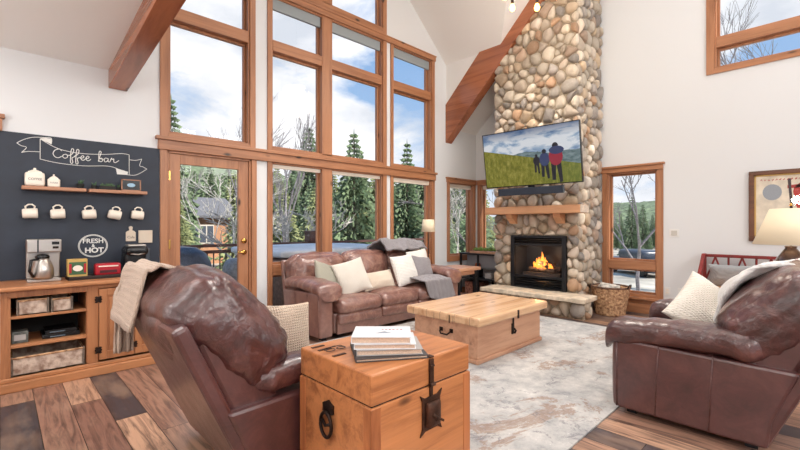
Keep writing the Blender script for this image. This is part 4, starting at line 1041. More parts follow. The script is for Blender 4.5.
def box_basket(x0, x1, z0, h, label, mat='bark', d=.26):
    t = thing('storage_basket', label, 'basket', ((x0+x1)/2, 4.62, z0), group='birch-bark baskets in the sideboard')
    mb = MB(); y0 = sy0+.03; w = .01
    for q in ((x0, x1, y0, y0+w), (x0, x1, y0+d-w, y0+d), (x0, x0+w, y0, y0+d), (x1-w, x1, y0, y0+d)): mb.box(q[0], q[1], q[2], q[3], z0, z0+h)
    mb.box(x0, x1, y0, y0+d, z0, z0+.008); mb.build('woven_side', M[mat], t, world=True)
    mb = MB(); mb.tube([(x0, y0, z0+h), (x1, y0, z0+h), (x1, y0+d, z0+h), (x0, y0+d, z0+h), (x0, y0, z0+h)], .009, 6); mb.build('rim', M['basket'], t, world=True)
    mb = MB()
    for x in (x0, x1): mb.tube([(x, y0, z0), (x, y0, z0+h+.012)], .008, 6)
    mb.build('corner_tie', M['trunk'], t, world=True)
box_basket(.10, .285, .588, .115, 'larger birch basket on the top shelf of the sideboard')
box_basket(.31, .44, .588, .105, 'smaller birch basket on the top shelf of the sideboard')
box_basket(.065, .52, .111, .14, 'long low birch basket at the bottom of the sideboard', d=.36)
t = thing('tin_box', 'small grey patterned box on the middle sideboard shelf', 'box', (.11, 4.56, .36))
MB().box(.065, .165, 4.50, 4.60, .361, .455).build('body', plain('grey_tin', (96, 100, 96), .4, var=.3, vs=30), t, world=True, bevel=.004); MB().box(.08, .15, 4.495, 4.50, .385, .43).build('panel', M['greycov'], t, world=True)
for k, (h, lab) in enumerate(((.035, 'black disc player, lower of two on the middle shelf'), (.03, 'black media box stacked on the disc player'))):
    t = thing('media_player', lab, 'player', (.35, 4.66, .36)); z = .361 + k*.037
    MB().box(.25+.02*k, .50-.02*k, 4.52, 4.76, z, z+h).build('housing', M['blackp'], t, world=True, bevel=.003); MB().box(.30, .40, 4.516, 4.52, z+.01, z+.018).build('display', M['slate'], t, world=True)
# chalkboard panel
ck = thing('chalkboard', 'dark chalkboard panel with coffee bar lettering above the sideboard', 'chalkboard', (.6, AY, 1.0))
MB().box(-.012, 1.226, AY-.008, AY-.0005, .80, 2.125).build('board', M['board'], ck, world=True); MB().box(-.86, -.012, AY-.0079, AY-.0005, 2.24, 2.25)
CY_ = AY-.0095
def stroke(mb, pts, r=.0035, n=5): mb.tube([(a, CY_, b) for a, b in pts], r, n)
def bn_(a): return .262+(a-.262)*(.932 if a > .262 else .79)
def smooth_pts(pts, k=5):
    P_ = [Vector((a, b, 0)) for a, b in pts]; out = []
    for i in range(len(P_)-1):
        p0, p1, p2, p3 = P_[max(i-1, 0)], P_[i], P_[i+1], P_[min(i+2, len(P_)-1)]
        for j in range(k):
            t = j/k; q = .5*((2*p1) + (p2-p0)*t + (2*p0-5*p1+4*p2-p3)*t*t + (3*p1-p0-3*p2+p3)*t**3); out.append((q.x, q.y))
    out.append(pts[-1]); return out
# ribbon banner : main panel x .26..1.02, tails both sides
mb = MB()
stroke(mb, smooth_pts([(bn_(.262), 2.090), (bn_(.40), 2.017), (bn_(.58), 1.994), (bn_(.78), 2.007), (bn_(.93), 2.032), (bn_(1.0), 2.027)]), .0028)
stroke(mb, smooth_pts([(bn_(.262), 1.907), (bn_(.40), 1.884), (bn_(.60), 1.877), (bn_(.80), 1.894), (bn_(.90), 1.872), (bn_(.985), 1.822)]), .0028)
stroke(mb, [(bn_(.262), 2.090), (bn_(.262), 1.907)], .0028); stroke(mb, [(bn_(1.0), 2.027), (bn_(1.0), 1.822)], .0028)
stroke(mb, smooth_pts([(bn_(.262), 2.090), (bn_(.30), 2.107), (bn_(.345), 2.105), (bn_(.345), 2.052)]), .0028)
stroke(mb, smooth_pts([(bn_(.300), 2.107), (bn_(.20), 2.097), (bn_(.12), 2.067), (bn_(.065), 2.032)]), .0028); stroke(mb, smooth_pts([(bn_(.065), 2.032), (bn_(.10), 2.012), (bn_(.145), 2.000), (bn_(.105), 1.952)]), .0028); stroke(mb, smooth_pts([(bn_(.105), 1.952), (bn_(.16), 1.966), (bn_(.262), 1.972)]), .0028)
stroke(mb, smooth_pts([(bn_(.985), 1.822), (bn_(1.05), 1.822), (bn_(1.11), 1.852), (bn_(1.17), 1.897)]), .0028); stroke(mb, smooth_pts([(bn_(1.17), 1.897), (bn_(1.13), 1.917), (bn_(1.10), 1.927), (bn_(1.12), 1.997)]), .0028); stroke(mb, smooth_pts([(bn_(1.12), 1.997), (bn_(1.06), 1.977), (bn_(1.0), 1.977)]), .0028)
stroke(mb, [(bn_(.88), 1.882), (bn_(.89), 1.822), (bn_(.985), 1.822)], .0028)
mb.build('chalk_banner', M['chalk'], ck, world=True)
mb = MB()
for pl in ([(bn_(.262), 2.088), (bn_(.30), 2.105), (bn_(.345), 2.103), (bn_(.345), 2.052)], [(bn_(.882), 1.880), (bn_(.892), 1.824), (bn_(.984), 1.824), (bn_(.99), 1.852)]): MB().add([(a, CY_+.0012, b) for a, b in pl], [(0,1,2,3)]).build('chalk_fill', M['chalk'], ck, world=True)
# handwriting
mb = MB()
def let(pts, x, z, s=1.0, r=.0034):
    stroke(mb, smooth_pts([(.348+(x+a*s-.375)*.883, z+.028+b*s*.9) for a, b in pts]), r)
z = 1.905
let([(.075,.075), (.055,.092), (.02,.075), (.005,.04), (.02,.008), (.05,.002), (.075,.02)], .375, z)
O_ = [(.03,.045), (.008,.035), (.004,.015), (.02,.002), (.04,.012), (.042,.034), (.028,.045), (.04,.036), (.058,.036)]
let(O_, .455, z)
F_ = [(.0,.035), (.03,.06), (.04,.098), (.028,.112), (.018,.09), (.014,.03), (.012,-.03), (.022,-.045), (.032,-.03), (.026,.012), (.05,.03)]
let(F_, .510, z-.002); let(F_, .555, z-.004)
E_ = [(.0,.02), (.026,.028), (.032,.042), (.02,.05), (.006,.03), (.012,.006), (.03,.002), (.048,.02)]
let(E_, .605, z-.004); let(E_, .650, z-.004)
let([(.0,.0), (.012,.05), (.026,.1), (.016,.115), (.006,.09), (.006,.012), (.026,.002), (.042,.02), (.03,.04), (.012,.032), (.05,.03)], .765, z-.002)
let([(.04,.04), (.015,.045), (.004,.02), (.016,.002), (.036,.018), (.042,.042), (.04,.01), (.056,.006)], .815, z-.002)
let([(.0,.006), (.012,.042), (.016,.048), (.02,.034), (.036,.042), (.036,.012), (.048,.002), (.066,.012), (.085,.03)], .872, z)
mb.build('chalk_lettering', M['chalk'], ck, world=True)
mb = MB(); ox, oz, rx_, rz_ = .652, 1.108, .115, .108
for k_, rr in ((0, 1), (1, .93)): stroke(mb, [(ox+rx_*rr*math.cos(a*PI/20), oz+rz_*rr*math.sin(a*PI/20)) for a in range(41)], .003)
mb.build('chalk_oval', M['chalk'], ck, world=True)
mt_ = lambda x, z, sx=1: T(x, CY_, z) @ RX(90) @ Matrix.Scale(sx, 4, (1,0,0))
text('chalk_lettering', 'FRESH', .062, M['chalk'], mt_(ox, oz+.045, .98), ck, .0008, .0012)
text('chalk_lettering', '&', .04, M['chalk'], mt_(ox, oz+.0, 1), ck, .0008, .001)
text('chalk_lettering', 'HOT', .066, M['chalk'], mt_(ox+.008, oz-.045, 1.05), ck, .0008, .0026)
# floating shelves
for (a, b, lab) in ((.135, .585, 'left short wooden shelf on the chalkboard with canisters'), (.605, 1.085, 'right short wooden shelf on the chalkboard with framed sign')):
    o = MB().box(a, b, 4.845, AY-.008, 1.622, 1.652).build('wall_shelf', M['shelf'], bevel=.003); tag(o, lab, 'shelf')
SZ = 1.6525
def canister(x, w, h, lab, word):
    t = thing('canister', lab, 'canister', (x, 4.90, SZ))
    MB().soft((w, w*.7, h), w*.14, 10, m=T(x, 4.90, SZ+h/2+.001)).build('jar', M['cream'], t, world=True, smooth=True)
    MB().lathe([(w*.5, 0), (w*.48, .010), (w*.25, .022), (w*.09, .03), (w*.1, .042), (0, .046)], 4, m=T(x, 4.90, SZ+h-.002) @ Matrix.Scale(.7, 4, (0,1,0)) @ RZ(45)).build('lid', M['cream'], t, world=True)
    text('lettering', word, w*.20, plain('canister_ink', (70, 62, 58), .6), T(x, 4.90-w*.35-.0012, SZ+h*.5) @ RX(90), t, .0004)
canister(.222, .135, .12, 'larger cream lidded canister on the left chalkboard shelf', 'COFFEE')
canister(.352, .09, .075, 'smaller cream lidded canister beside the larger one', 'SUGAR')
rnd = random.Random(21)
def pot(x, s, lab, sprig=10):
    t = thing('potted_plant', lab, 'plant', (x, 4.90, SZ))
    MB().lathe([(0, 0), (.02*s, 0), (.026*s, .035*s), (.022*s, .034*s), (0, .03*s)], 14, (x, 4.90, SZ+.001)).build('pot', M['dark'], t, world=True, smooth=False)
    mb = MB()
    for k in range(sprig):
        a = rnd.uniform(0, 2*PI); l = rnd.uniform(.02, .05)*s; p0 = Vector((x, 4.90, SZ+.03*s)); p1 = p0+Vector((math.cos(a)*l*.6, math.sin(a)*l*.5, l)); mb.tube([p0, (p0+p1)/2, p1], [.002, .006*s, .001], 5)
    mb.build('leaves', plain('dark_leaf', (64, 92, 62), .6), t, world=True)
pot(.545, 1.2, 'small dark potted plant at the right end of the left shelf'); pot(.65, 1.0, 'tiny dark potted plant at the left end of the right shelf')
t = thing('planter', 'low dark oblong planter of greenery on the right shelf', 'planter', (.75, 4.90, SZ))
MB().box(.69, .82, 4.87, 4.93, SZ+.001, SZ+.035).build('trough', M['dark'], t, world=True, bevel=.003)
mb = MB()
for k in range(40):
    p0 = Vector((rnd.uniform(.70, .81), rnd.uniform(4.88, 4.92), SZ+.03)); p1 = p0+Vector((rnd.uniform(-.015, .015), rnd.uniform(-.01, .01), rnd.uniform(.015, .04))); mb.tube([p0, (p0+p1)/2, p1], [.002, .006, .001], 5)
mb.build('leaves', plain('dark_leaf', (74, 100, 66), .6), t, world=True)
pot(.845, .8, 'tiny dark potted plant beside the framed sign')
t = thing('framed_sign', 'small wooden framed dark sign at the right end of the shelf', 'sign', (.985, 4.88, SZ))
mb = MB(); a, b, c, d = .865, 1.035, SZ+.001, SZ+.115
for q in ((a, b, d-.01, d), (a, b, c, c+.01), (a, a+.01, c, d), (b-.01, b, c, d)): mb.box(q[0], q[1], 4.875, 4.89, q[2], q[3])
mb.build('frame', M['shelf'], t, world=True)
MB().box(a+.005, b-.005, 4.88, 4.886, c+.005, d-.005).build('panel', M['blackp'], t, world=True)
mb = MB(); mb.prism([( .95+.035*math.cos(k*PI/8), SZ+.058+.02*math.sin(k*PI/8)) for k in range(16)], 4.878, 4.880, 'y'); mb.build('painted_mug', plain('pale_blue_paint', (150, 182, 204), .6), t, world=True)
# mugs on hooks
def mug(x, z, lab, tilt):
    t = thing('mug', lab, 'mug', (x, 4.93, z), group='cream mugs hanging on the chalkboard')
    m_ = T(x, 4.915, z) @ RY(90+tilt)
    mb = MB(); mb.open = True; mb.lathe([(0, -.052), (.036, -.052), (.043, -.04), (.045, .045), (.042, .052), (.040, .045), (.038, -.035), (0, -.043)], 24, m=m_); mb.build('cup', M['cream'], t, world=True, smooth=True)
    mb = MB(); mb.tube([(-.040-.0, 0, .03), (-.062, 0, .036), (-.078, 0, .018), (-.078, 0, -.008), (-.062, 0, -.028), (-.040, 0, -.026)], .007, 8, m=m_); mb.build('handle', M['cream'], t, world=True, smooth=True)
    h = MB(); h.tube([(x, AY-.009, z+.085), (x, 4.935, z+.085), (x, 4.905, z+.062), (x, 4.89, z+.07)], .003, 6); o = h.build('hook', M['iron'], None, smooth=True)
    tag(o, lab.replace('mug', 'hook holding the mug', 1), 'hook', 'hooks under the chalkboard shelves')
for x, n_, tl_ in ((.205, 'leftmost cream mug hanging under the shelf', -3), (.395, 'second cream mug from the left under the shelf', -4), (.627, 'middle one of five cream mugs, above the chalk oval', -5), (.83, 'fourth cream mug from the left, tilted', 12), (1.025, 'rightmost cream mug, nearest the patio door', 6)):
    mug(x-.014, 1.412, n_, tl_)
# wall mounted board and block
t = thing('cutting_board', 'small pale paddle board on the chalkboard above the pod brewer', 'board', (.965, AY, 1.16))
mb = MB(); mb.prism([(.92, 1.145), (1.005, 1.145), (1.005, 1.235), (.99, 1.250), (.975, 1.255), (.98, 1.290), (.963, 1.300), (.945, 1.290), (.95, 1.255), (.935, 1.250), (.92, 1.235)], AY-.022, AY-.009, 'y'); mb.build('board', M['linen'], t, world=True, bevel=.002)
text('lettering', 'Cafe', .035, plain('board_ink', (90, 76, 70), .6), T(.963, AY-.0235, 1.185) @ RX(90), t, .0004)
o = MB().box(1.03, 1.155, AY-.03, AY-.009, 1.125, 1.255).build('wooden_plaque', M['linen'], bevel=.003); tag(o, 'square cream ribbed plaque beside the paddle board', 'plaque')
# counter appliances
TZ = .826
cm = thing('coffee_maker', 'stainless steel drip coffee maker with thermal jug', 'coffee maker', (.26, 4.72, TZ))
MB().box(.16, .385, 4.62, 4.86, TZ, TZ+.025).build('base', M['steel'], cm, world=True, bevel=.006)
MB().box(.16, .385, 4.76, 4.88, TZ+.025, TZ+.36).build('tower', M['steel'], cm, world=True, bevel=.008)
MB().box(.16, .385, 4.63, 4.76, TZ+.25, TZ+.36).build('brew_head', M['steel'], cm, world=True, bevel=.008)
MB().box(.225, .235, 4.626, 4.64, TZ+.25, TZ+.36).build('brew_door', M['black'], cm, world=True)
MB().box(.32, .37, 4.626, 4.632, TZ+.315, TZ+.34).build('display', M['blackp'], cm, world=True)
MB().box(.325, .365, 4.626, 4.632, TZ+.28, TZ+.30).build('button', M['iron'], cm, world=True)
jug = MB().lathe([(0, 0), (.068, 0), (.078, .02), (.075, .09), (.055, .15), (.045, .175), (0, .176)], 28, (.26, 4.655, TZ+.026)).build('jug', M['steel'], cm, world=True, smooth=True)
MB().lathe([(.046, .172), (.05, .19), (.03, .205), (0, .21)], 24, (.26, 4.655, TZ+.026)).build('jug_lid', M['blackp'], jug, world=True, smooth=True)
MB().tube([(.26-.03, 4.605, TZ+.195), (.26-.075, 4.57, TZ+.19), (.26-.085, 4.565, TZ+.1), (.26-.06, 4.60, TZ+.05)], .011, 8).build('jug_handle', M['blackp'], jug, world=True, smooth=True)
t = thing('serving_tray', 'long dark tray holding the two tea tins', 'tray', (.63, 4.66, TZ))
MB().box(.42, .88, 4.56, 4.78, TZ, TZ+.018).build('tray_bottom', M['tray'], t, world=True, bevel=.004)
mb = MB()
for q in ((.42, .88, 4.56, 4.57), (.42, .88, 4.77, 4.78), (.42, .43, 4.56, 4.78), (.87, .88, 4.56, 4.78)): mb.box(*q, TZ+.01, TZ+.032)
mb.build('tray_rim', M['tray'], t, world=True)
t = thing('tea_tin', 'gold and green tin with red edges and oval badge', 'tin', (.50, 4.66, TZ+.019))
MB().box(.425, .565, 4.62, 4.72, TZ+.019, TZ+.18).build('box', M['gold'], t, world=True, bevel=.003)
MB().box(.435, .555, 4.617, 4.62, TZ+.045, TZ+.155).build('green_band', M['green'], t, world=True); MB().box(.435, .452, 4.615, 4.62, TZ+.06, TZ+.14).build('red_edge', M['redbox'], t, world=True); MB().box(.538, .555, 4.615, 4.62, TZ+.06, TZ+.14).build('red_edge', M['redbox'], t, world=True)
MB().prism([(.495+.035*math.cos(k*PI/10), TZ+.10+.026*math.sin(k*PI/10)) for k in range(20)], 4.613, 4.617, 'y').build('oval_badge', M['cream'], t, world=True)
t = thing('tea_tin', 'low wide crimson tin on the dark tray', 'tin', (.72, 4.66, TZ+.019))
MB().soft((.20, .11, .11), .02, 10, m=T(.72, 4.67, TZ+.075)).build('box', M['redbox'], t, world=True, smooth=True)
MB().box(.655, .785, 4.612, 4.616, TZ+.045, TZ+.07).build('dark_label', plain('dark_label', (70, 16, 26), .5), t, world=True); MB().box(.645, .795, 4.612, 4.616, TZ+.10, TZ+.11).build('pale_stripe', M['cream'], t, world=True)
kb = thing('pod_brewer', 'black single-cup pod brewer at the right of the sideboard', 'coffee maker', (.99, 4.72, TZ))
MB().soft((.19, .20, .24), .05, 12, m=T(.955, 4.80, TZ+.12)).build('body', M['blackp'], kb, world=True, smooth=True)
MB().soft((.19, .27, .09), .04, 12, m=T(.955, 4.745, TZ+.235)).build('brew_head', M['blackp'], kb, world=True, smooth=True)
MB().box(.87, 1.04, 4.64, 4.78, TZ, TZ+.03).build('drip_tray', M['steel'], kb, world=True, bevel=.006)
MB().soft((.15, .16, .02), .009, 8, m=T(.955, 4.72, TZ+.285)).build('lid_panel', M['steel'], kb, world=True, smooth=True)
MB().box(1.042, 1.085, 4.74, 4.88, TZ+.0, TZ+.25).build('water_tank', plain('smoky_tank', (70, 78, 88), .1), kb, world=True, bevel=.01)
MB().tube([(.89, 4.625, TZ+.21), (.955, 4.605, TZ+.20), (1.02, 4.625, TZ+.21)], .006, 8).build('handle', M['steel'], kb, world=True, smooth=True)
# ---------------------------------------------------------------- outdoors
struct(MB().box(-40, 70, -30, 90, -1.6, -1.5).build('ground', M['ground']))
struct(MB().box(-1.5, 9.0, AY+WT, 8.2, -.16, -.06).build('deck_floor', M['deck']))
rl = thing('deck_railing', 'brown deck railing with black balusters beyond the windows', 'railing', (3.5, 8.1, 0))
MB().box(-1.4, 9, 8.06, 8.2, .90, .95).build('handrail', M['rail'], rl, world=True)
MB().box(-1.4, 9, 8.10, 8.16, .78, .84).build('upper_rail', M['rail'], rl, world=True); MB().box(-1.4, 9, 8.10, 8.16, .02, .07).build('lower_rail', M['rail'], rl, world=True)
mb = MB()
for k in range(88): x = -1.3+k*.117; mb.box(x, x+.018, 8.12, 8.14, .05, .8)
mb.build('balusters', M['black'], rl, world=True)
for k in range(7): x = -1.4+k*1.7; MB().box(x, x+.1, 8.08, 8.18, -.1, 1.0).build('post', M['rail'], rl, world=True)
o = MB(); o.box(4.95, 5.25, 8.0, 8.24, .951, 1.16); o.box(4.93, 5.27, 7.98, 8.26, 1.16, 1.19); o = o.build('rail_box', M['rail'], None, bevel=.01); tag(o, 'small brown wooden box standing on the deck handrail', 'box')
def cover(cx, cy, w, d, h, name, mat, lab):
    mb = MB(); n = 30; vs = []
    prof = [(1.04, 0), (1.0, .3), (.97, .62), (.94, .78), (.8, .9), (.55, .98), (.2, 1.0), (0.001, 1.0)]
    for r_, z in prof:
        for k in range(n):
            a = 2*PI*k/n; c_, s_ = math.cos(a), math.sin(a); q = (abs(c_)**3.2+abs(s_)**3.2)**(-1/3.2)
            f = 1+.05*math.sin(a*7+z*3)*(1-z)
            vs.append((cx+w/2*q*c_*r_*f, cy+d/2*q*s_*r_*f, -.06+z*h))
    mb.add(vs, [(j*n+k, j*n+(k+1)%n, (j+1)*n+(k+1)%n, (j+1)*n+k) for j in range(len(prof)-1) for k in range(n)])
    o = mb.build(name, mat, None, smooth=True); tag(o, lab, 'cover'); return o
cover(1.74, 6.25, .92, .7, 1.08, 'grill_cover', plain('navy_vinyl', (62, 76, 96), .35, var=.2), 'blue-black fabric cover over a large grill outside the glass door')
cover(2.88, 7.0, .40, .45, .82, 'smoker_cover', plain('grey_vinyl', (124, 128, 134), .4, var=.2), 'small grey covered grill by the deck railing')
ht = thing('hot_tub', 'covered hot tub with pale blue-grey lid on the deck', 'hot tub', (4.35, 6.7, -.06))
MB().soft((2.5, 1.9, .86), .12, 8, m=T(4.35, 6.75, .37)).build('shell', plain('tub_side', (120, 96, 82), .6, var=.2), ht, world=True, smooth=True)
MB().soft((2.56, .97, .12), .05, 10, bulge=(0, 0, .03), m=T(4.35, 6.27, .86)).build('cover_half', plain('tub_cover', (220, 226, 232), .5, var=.1, vs=3), ht, world=True, smooth=True)
MB().soft((2.56, .97, .12), .05, 10, bulge=(0, 0, .03), m=T(4.35, 7.24, .86)).build('cover_half', plain('tub_cover', (220, 226, 232), .5, var=.1, vs=3), ht, world=True, smooth=True)
hs = thing('neighbour_house', 'orange-tan neighbour house with grey roof seen through the door', 'house', (11, 33, -1.5))
hx0, hx1 = 8.2, 13.0
MB().box(hx0, hx1, 32, 38, -1.5, 2.0).build('wall', plain('orange_siding', (206, 152, 116), .8, var=.08, vs=4), hs, world=True)
MB().prism([(31.4, 1.9), (38.6, 1.9), (38.6, 2.05), (35, 3.6), (31.4, 2.05)], hx0-.5, hx1+.5, 'x').build('roof', plain('grey_shingle', (128, 126, 128), .9, var=.2), hs, world=True)
fr = MB().box(9.9, 11.5, 31.93, 32.02, .0, 1.4).build('window_frame', M['cream'], hs, world=True)
for a in (9.98, 10.50, 11.02): MB().box(a, a+.42, 31.9, 31.95, .1, 1.3).build('pane', plain('dark_pane', (92, 100, 112), .2), fr, world=True)
# trees
def conifer_mesh(seed, h=8.0, r=1.7, n=26, mat='foliage'):
    rnd = random.Random(seed); mb = MB()
    for L_ in range(n):
        f = (L_+.5)/n; z = h*(.06+.93*f); rad = r*(1-f)**.85*rnd.uniform(.85, 1.12)+.06
        k = max(7, int(20*(1-f)+8))
        for j in range(k):
            a = 2*PI*(j+rnd.random()*.7)/k; l = rad*rnd.uniform(.7, 1.15); c_, s_ = math.cos(a), math.sin(a)
            m = max(2, int(l/.22))
            prev = None
            for q in range(m):
                t = (q+1)/m; dd = l*t; zz = z + .12*l*math.sin(t*2.2) - .32*l*t*t + rnd.uniform(-.04, .04)
                w = (.06+.10*(1-t))*min(1, .45+l*.4)
                nx, ny = -s_*w, c_*w; d0 = l*(q)/m; z0 = z + .12*l*math.sin(d0/l*2.2) - .32*l*(d0/l)**2
                sg = rnd.uniform(-.06, .06)
                mb.add([(c_*d0, s_*d0, z0+.05), (c_*(dd)+nx*1.4, s_*(dd)+ny*1.4, zz-.10+sg), (c_*(dd+.12), s_*(dd+.12), zz+.02), (c_*(dd)-nx*1.4, s_*(dd)-ny*1.4, zz-.10-sg)], [(0,1,2), (0,2,3)])
    mb.add([( -.05,0,h*.96), (.05,0,h*.96), (0,0,h*1.02)], [(0,1,2)])
    return mb
def conifer_proto(seed, h, r, mat, n=26):
    t = bpy.data.objects.new('conifer_tree', None); C.objects.link(t)
    conifer_mesh(seed, h, r, n).build('foliage', M[mat], t)
    MB().tube([(0,0,-.3), (0,0,h*.5), (0,0,h*.97)], [.13, .08, .02], 7).build('trunk', M['trunk'], t)
    return t
protos = [conifer_proto(1, 8, 1.9, 'foliage', 30), conifer_proto(2, 8, 1.6, 'foliage2', 30), conifer_proto(3, 8, 2.3, 'foliage', 32), conifer_proto(4, 8, 1.35, 'foliage', 28)]
for p in protos: reg(p)
used = set()
KL = ['tall dark green conifer beyond the deck', 'yellowish-green conifer beyond the deck', 'broad dark conifer beyond the deck', 'slim dark conifer beyond the deck']
def plant(k, x, y, h, lab=None, group=None, base=-1.5, wide=1.0):
    o = protos[k] if k not in used else copy_tree(protos[k]); used.add(k)
    o.location = (x, y, base); s = h/8; o.scale = (s*wide, s*wide, s); o.rotation_euler = (0, 0, x*3.1+y)
    tag(o, lab or KL[k], 'tree', None if lab else (group or 'conifers beyond the deck')); return o
def atpx(px, d):
    f = 414.7; th = math.atan2(400, f); s, c = math.sin(th), math.cos(th); k = (px-400)/f
    return (s+k*c)*d, (c-k*s)*d
def top(y, d): return 1.3 + (226-y)/414.7*d + 1.5
# individually placed (bearing from the terrace, distance)
for px, ytop, d, k, lab in ((354, 131, 17, 0, 'broad conifer just outside, centred in the middle window'), (309, 126, 30, 2, 'full conifer top left of the middle window centre'), (407, 141, 19, 3, 'slim conifer standing in the right-hand tall window'), (171, 96, 26, 3, 'conifer tip at the left edge of the upper left window'), (449, 205, 20, 1, None)):
    x, y = atpx(px, d); plant(k, x, y, top(ytop, d), lab)
rnd = random.Random(17)
spots = []
for row, (d0, ylo, yhi, cnt) in enumerate(((19, 185, 200, 12), (25, 172, 190, 17), (33, 168, 182, 21), (44, 164, 178, 23), (58, 162, 172, 25))):
    for k in range(cnt):
        px = 40 + (440)*(k+rnd.uniform(.1, .9))/cnt; d = d0*rnd.uniform(.93, 1.1)
        if row < 3 and 180 < px < 228: continue
        x, y = atpx(px, d); plant(rnd.choice([0, 1, 2, 0, 3, 1]), x, y, top(rnd.uniform(ylo, yhi), d), wide=1.25)
for k in range(30):
    px = 570 + 150*(k+rnd.uniform(.1, .9))/30; d = rnd.uniform(28, 60); x, y = atpx(px, d)
    q = plant(rnd.choice([0, 3, 3]), x, y, top(rnd.uniform(212, 226), d)); tag(q, 'distant dark conifer on the slope beyond the low right window', 'tree', 'distant conifers beyond the right wall')
for px, yt, d in ((632, 196, 30), (643, 204, 34)): x, y = atpx(px, d); plant(3, x, y, top(yt, d), 'tall slim conifer seen in the low right window, ' + ('taller' if yt < 200 else 'shorter') + ' of two')
# distant wooded slope
def hillf(u, v):
    x = -40+u*150; y = 62+v*60
    return (x, y, -1.6 + 22*math.sin(v*PI/2)*(.75+.25*math.sin(x*.05)) + 1.2*noise.noise(Vector((x*.2, y*.2, 0))))
o = struct(MB().sheet(hillf, 60, 20).build('hill', M['hill'], None, smooth=True))
def hill2(u, v):
    x = 85+v*60; y = -60+u*130
    return (x, y, -1.6 + 10*math.sin(v*PI/2) + 1.2*noise.noise(Vector((x*.2, y*.2, 0))))
struct(MB().sheet(hill2, 50, 20).build('hill', M['hill'], None, smooth=True))
# bare trees
def bare(seed, h, spread=.55, depth=5, r0=.09, minr=.006, lean=(0,0), kids=3):
    rnd = random.Random(seed); mb = MB()
    def br(p, d, l, r, k):
        q1 = p + d*l*.5 + Vector((rnd.uniform(-1, 1), rnd.uniform(-1, 1), 0))*l*.05; q2 = p + d*l
        mb.tube([p, q1, q2], [r, r*.82, r*.62], 5 if k > 2 else 4, cap=False)
        if k == 0: return
        for i in range(kids if k > 1 else kids+1):
            ax = Vector((rnd.uniform(-1, 1), rnd.uniform(-1, 1), rnd.uniform(-.3, .5))); nd = (d + ax*spread).normalized()
            br(p + d*l*rnd.uniform(.45, 1.0), nd, l*rnd.uniform(.5, .78), max(minr, r*.55), k-1)
    br(Vector((0,0,0)), Vector((lean[0], lean[1], 1)).normalized(), h*.36, r0, depth); return mb
def bare_tree(x, y, z, seed, h, lab, mat='twig', **k):
    o = bare(seed, h, **k).build('bare_tree', M[mat], None); o.location = (x, y, z); tag(o, lab, 'tree'); return o
x, y = atpx(286, 14); bare_tree(x, y, -1.5, 5, 8.6, 'leafless thin tree rising into the tall middle window', spread=.35)
x, y = atpx(241, 16); bare_tree(x, y, -1.5, 6, 10.2, 'leafless thin tree at the right of the upper left window', spread=.35)
x, y = atpx(300, 9.6); bare_tree(x, y, -1.5, 8, 5.2, 'pale leafless tree with spreading branches behind the hot tub', 'birch', spread=.8, r0=.05, minr=.008)
x, y = atpx(238, 12.5); bare_tree(x, y, -1.5, 9, 6.4, 'pale leafless tree with drooping branches outside the patio door', 'birch', spread=.85, r0=.06, minr=.009)
x, y = atpx(768, 16); bare_tree(x, y, -1.5, 12, 13.5, 'large leafless tree filling the high right window', spread=.55, kids=4, r0=.13)
x, y = atpx(640, 13); bare_tree(x, y, -1.5, 14, 6.6, 'leafless tree arching over the low right window view', spread=.8, r0=.07)
x, y = atpx(492, 11.5); bare_tree(x, y, -1.5, 15, 5.4, 'dense leafless shrub outside the corner windows', spread=.8, r0=.03)
x, y = atpx(457, 12.5); bare_tree(x, y, -1.5, 16, 5.6, 'second dense leafless shrub outside the corner windows, further left', spread=.8, r0=.03, mat='birch')
x, y = atpx(640, 24); o = thing('parked_car', 'dark parked car far beyond the low right window', 'car', (x, y, -1.5), .9)
mb = MB(); mb.soft((4.2, 1.7, .7), .25, 8, m=T(0, 0, .6)); mb.soft((2.3, 1.5, .6), .25, 8, m=T(-.1, 0, 1.15)); mb.build('body', plain('car_paint', (70, 78, 92), .3), o, smooth=True)
for a in (-1.3, 1.3):
    for b in (-.8, .8): MB().tube([(a, b-.1, .32), (a, b+.1, .32)], .32, 16).build('wheel', M['black'], o)
# ---------------------------------------------------------------- sky and light
W = bpy.data.worlds.new('sky'); S.world = W; W.use_nodes = True; nt = W.node_tree; N = nt.nodes; L = nt.links
bg = N['Background']; tc = N.new('ShaderNodeTexCoord'); sp = N.new('ShaderNodeSeparateXYZ'); L.new(tc.outputs['Generated'], sp.inputs[0])
gr = N.new('ShaderNodeValToRGB'); e = gr.color_ramp.elements; e[0].position = .0; e[0].color = (*lin((176, 202, 230)), 1); e[1].position = .6; e[1].color = (*lin((104, 152, 208)), 1); L.new(sp.outputs[2], gr.inputs[0])
mp = N.new('ShaderNodeMapping'); mp.inputs['Scale'].default_value = (1, 1, 1.9); mp.inputs['Location'].default_value = (.3, .1, .45); L.new(tc.outputs['Generated'], mp.inputs[0])
nz = N.new('ShaderNodeTexNoise'); nz.inputs['Scale'].default_value = 2.6; nz.inputs['Detail'].default_value = 8; nz.inputs['Roughness'].default_value = .55; nz.inputs['Distortion'].default_value = .3; L.new(mp.outputs[0], nz.inputs['Vector'])
cr = N.new('ShaderNodeValToRGB'); e = cr.color_ramp.elements; e[0].position = .44; e[0].color = (0,0,0,1); e[1].position = .53; e[1].color = (1,1,1,1); ms = N.new('ShaderNodeMath'); ms.operation = 'MULTIPLY_ADD'; ms.inputs[1].default_value = -.30; L.new(sp.outputs[2], ms.inputs[0]); L.new(nz.outputs['Fac'], ms.inputs[2]); ma = N.new('ShaderNodeMath'); ma.inputs[1].default_value = .09; L.new(ms.outputs[0], ma.inputs[0]); L.new(ma.outputs[0], cr.inputs[0])
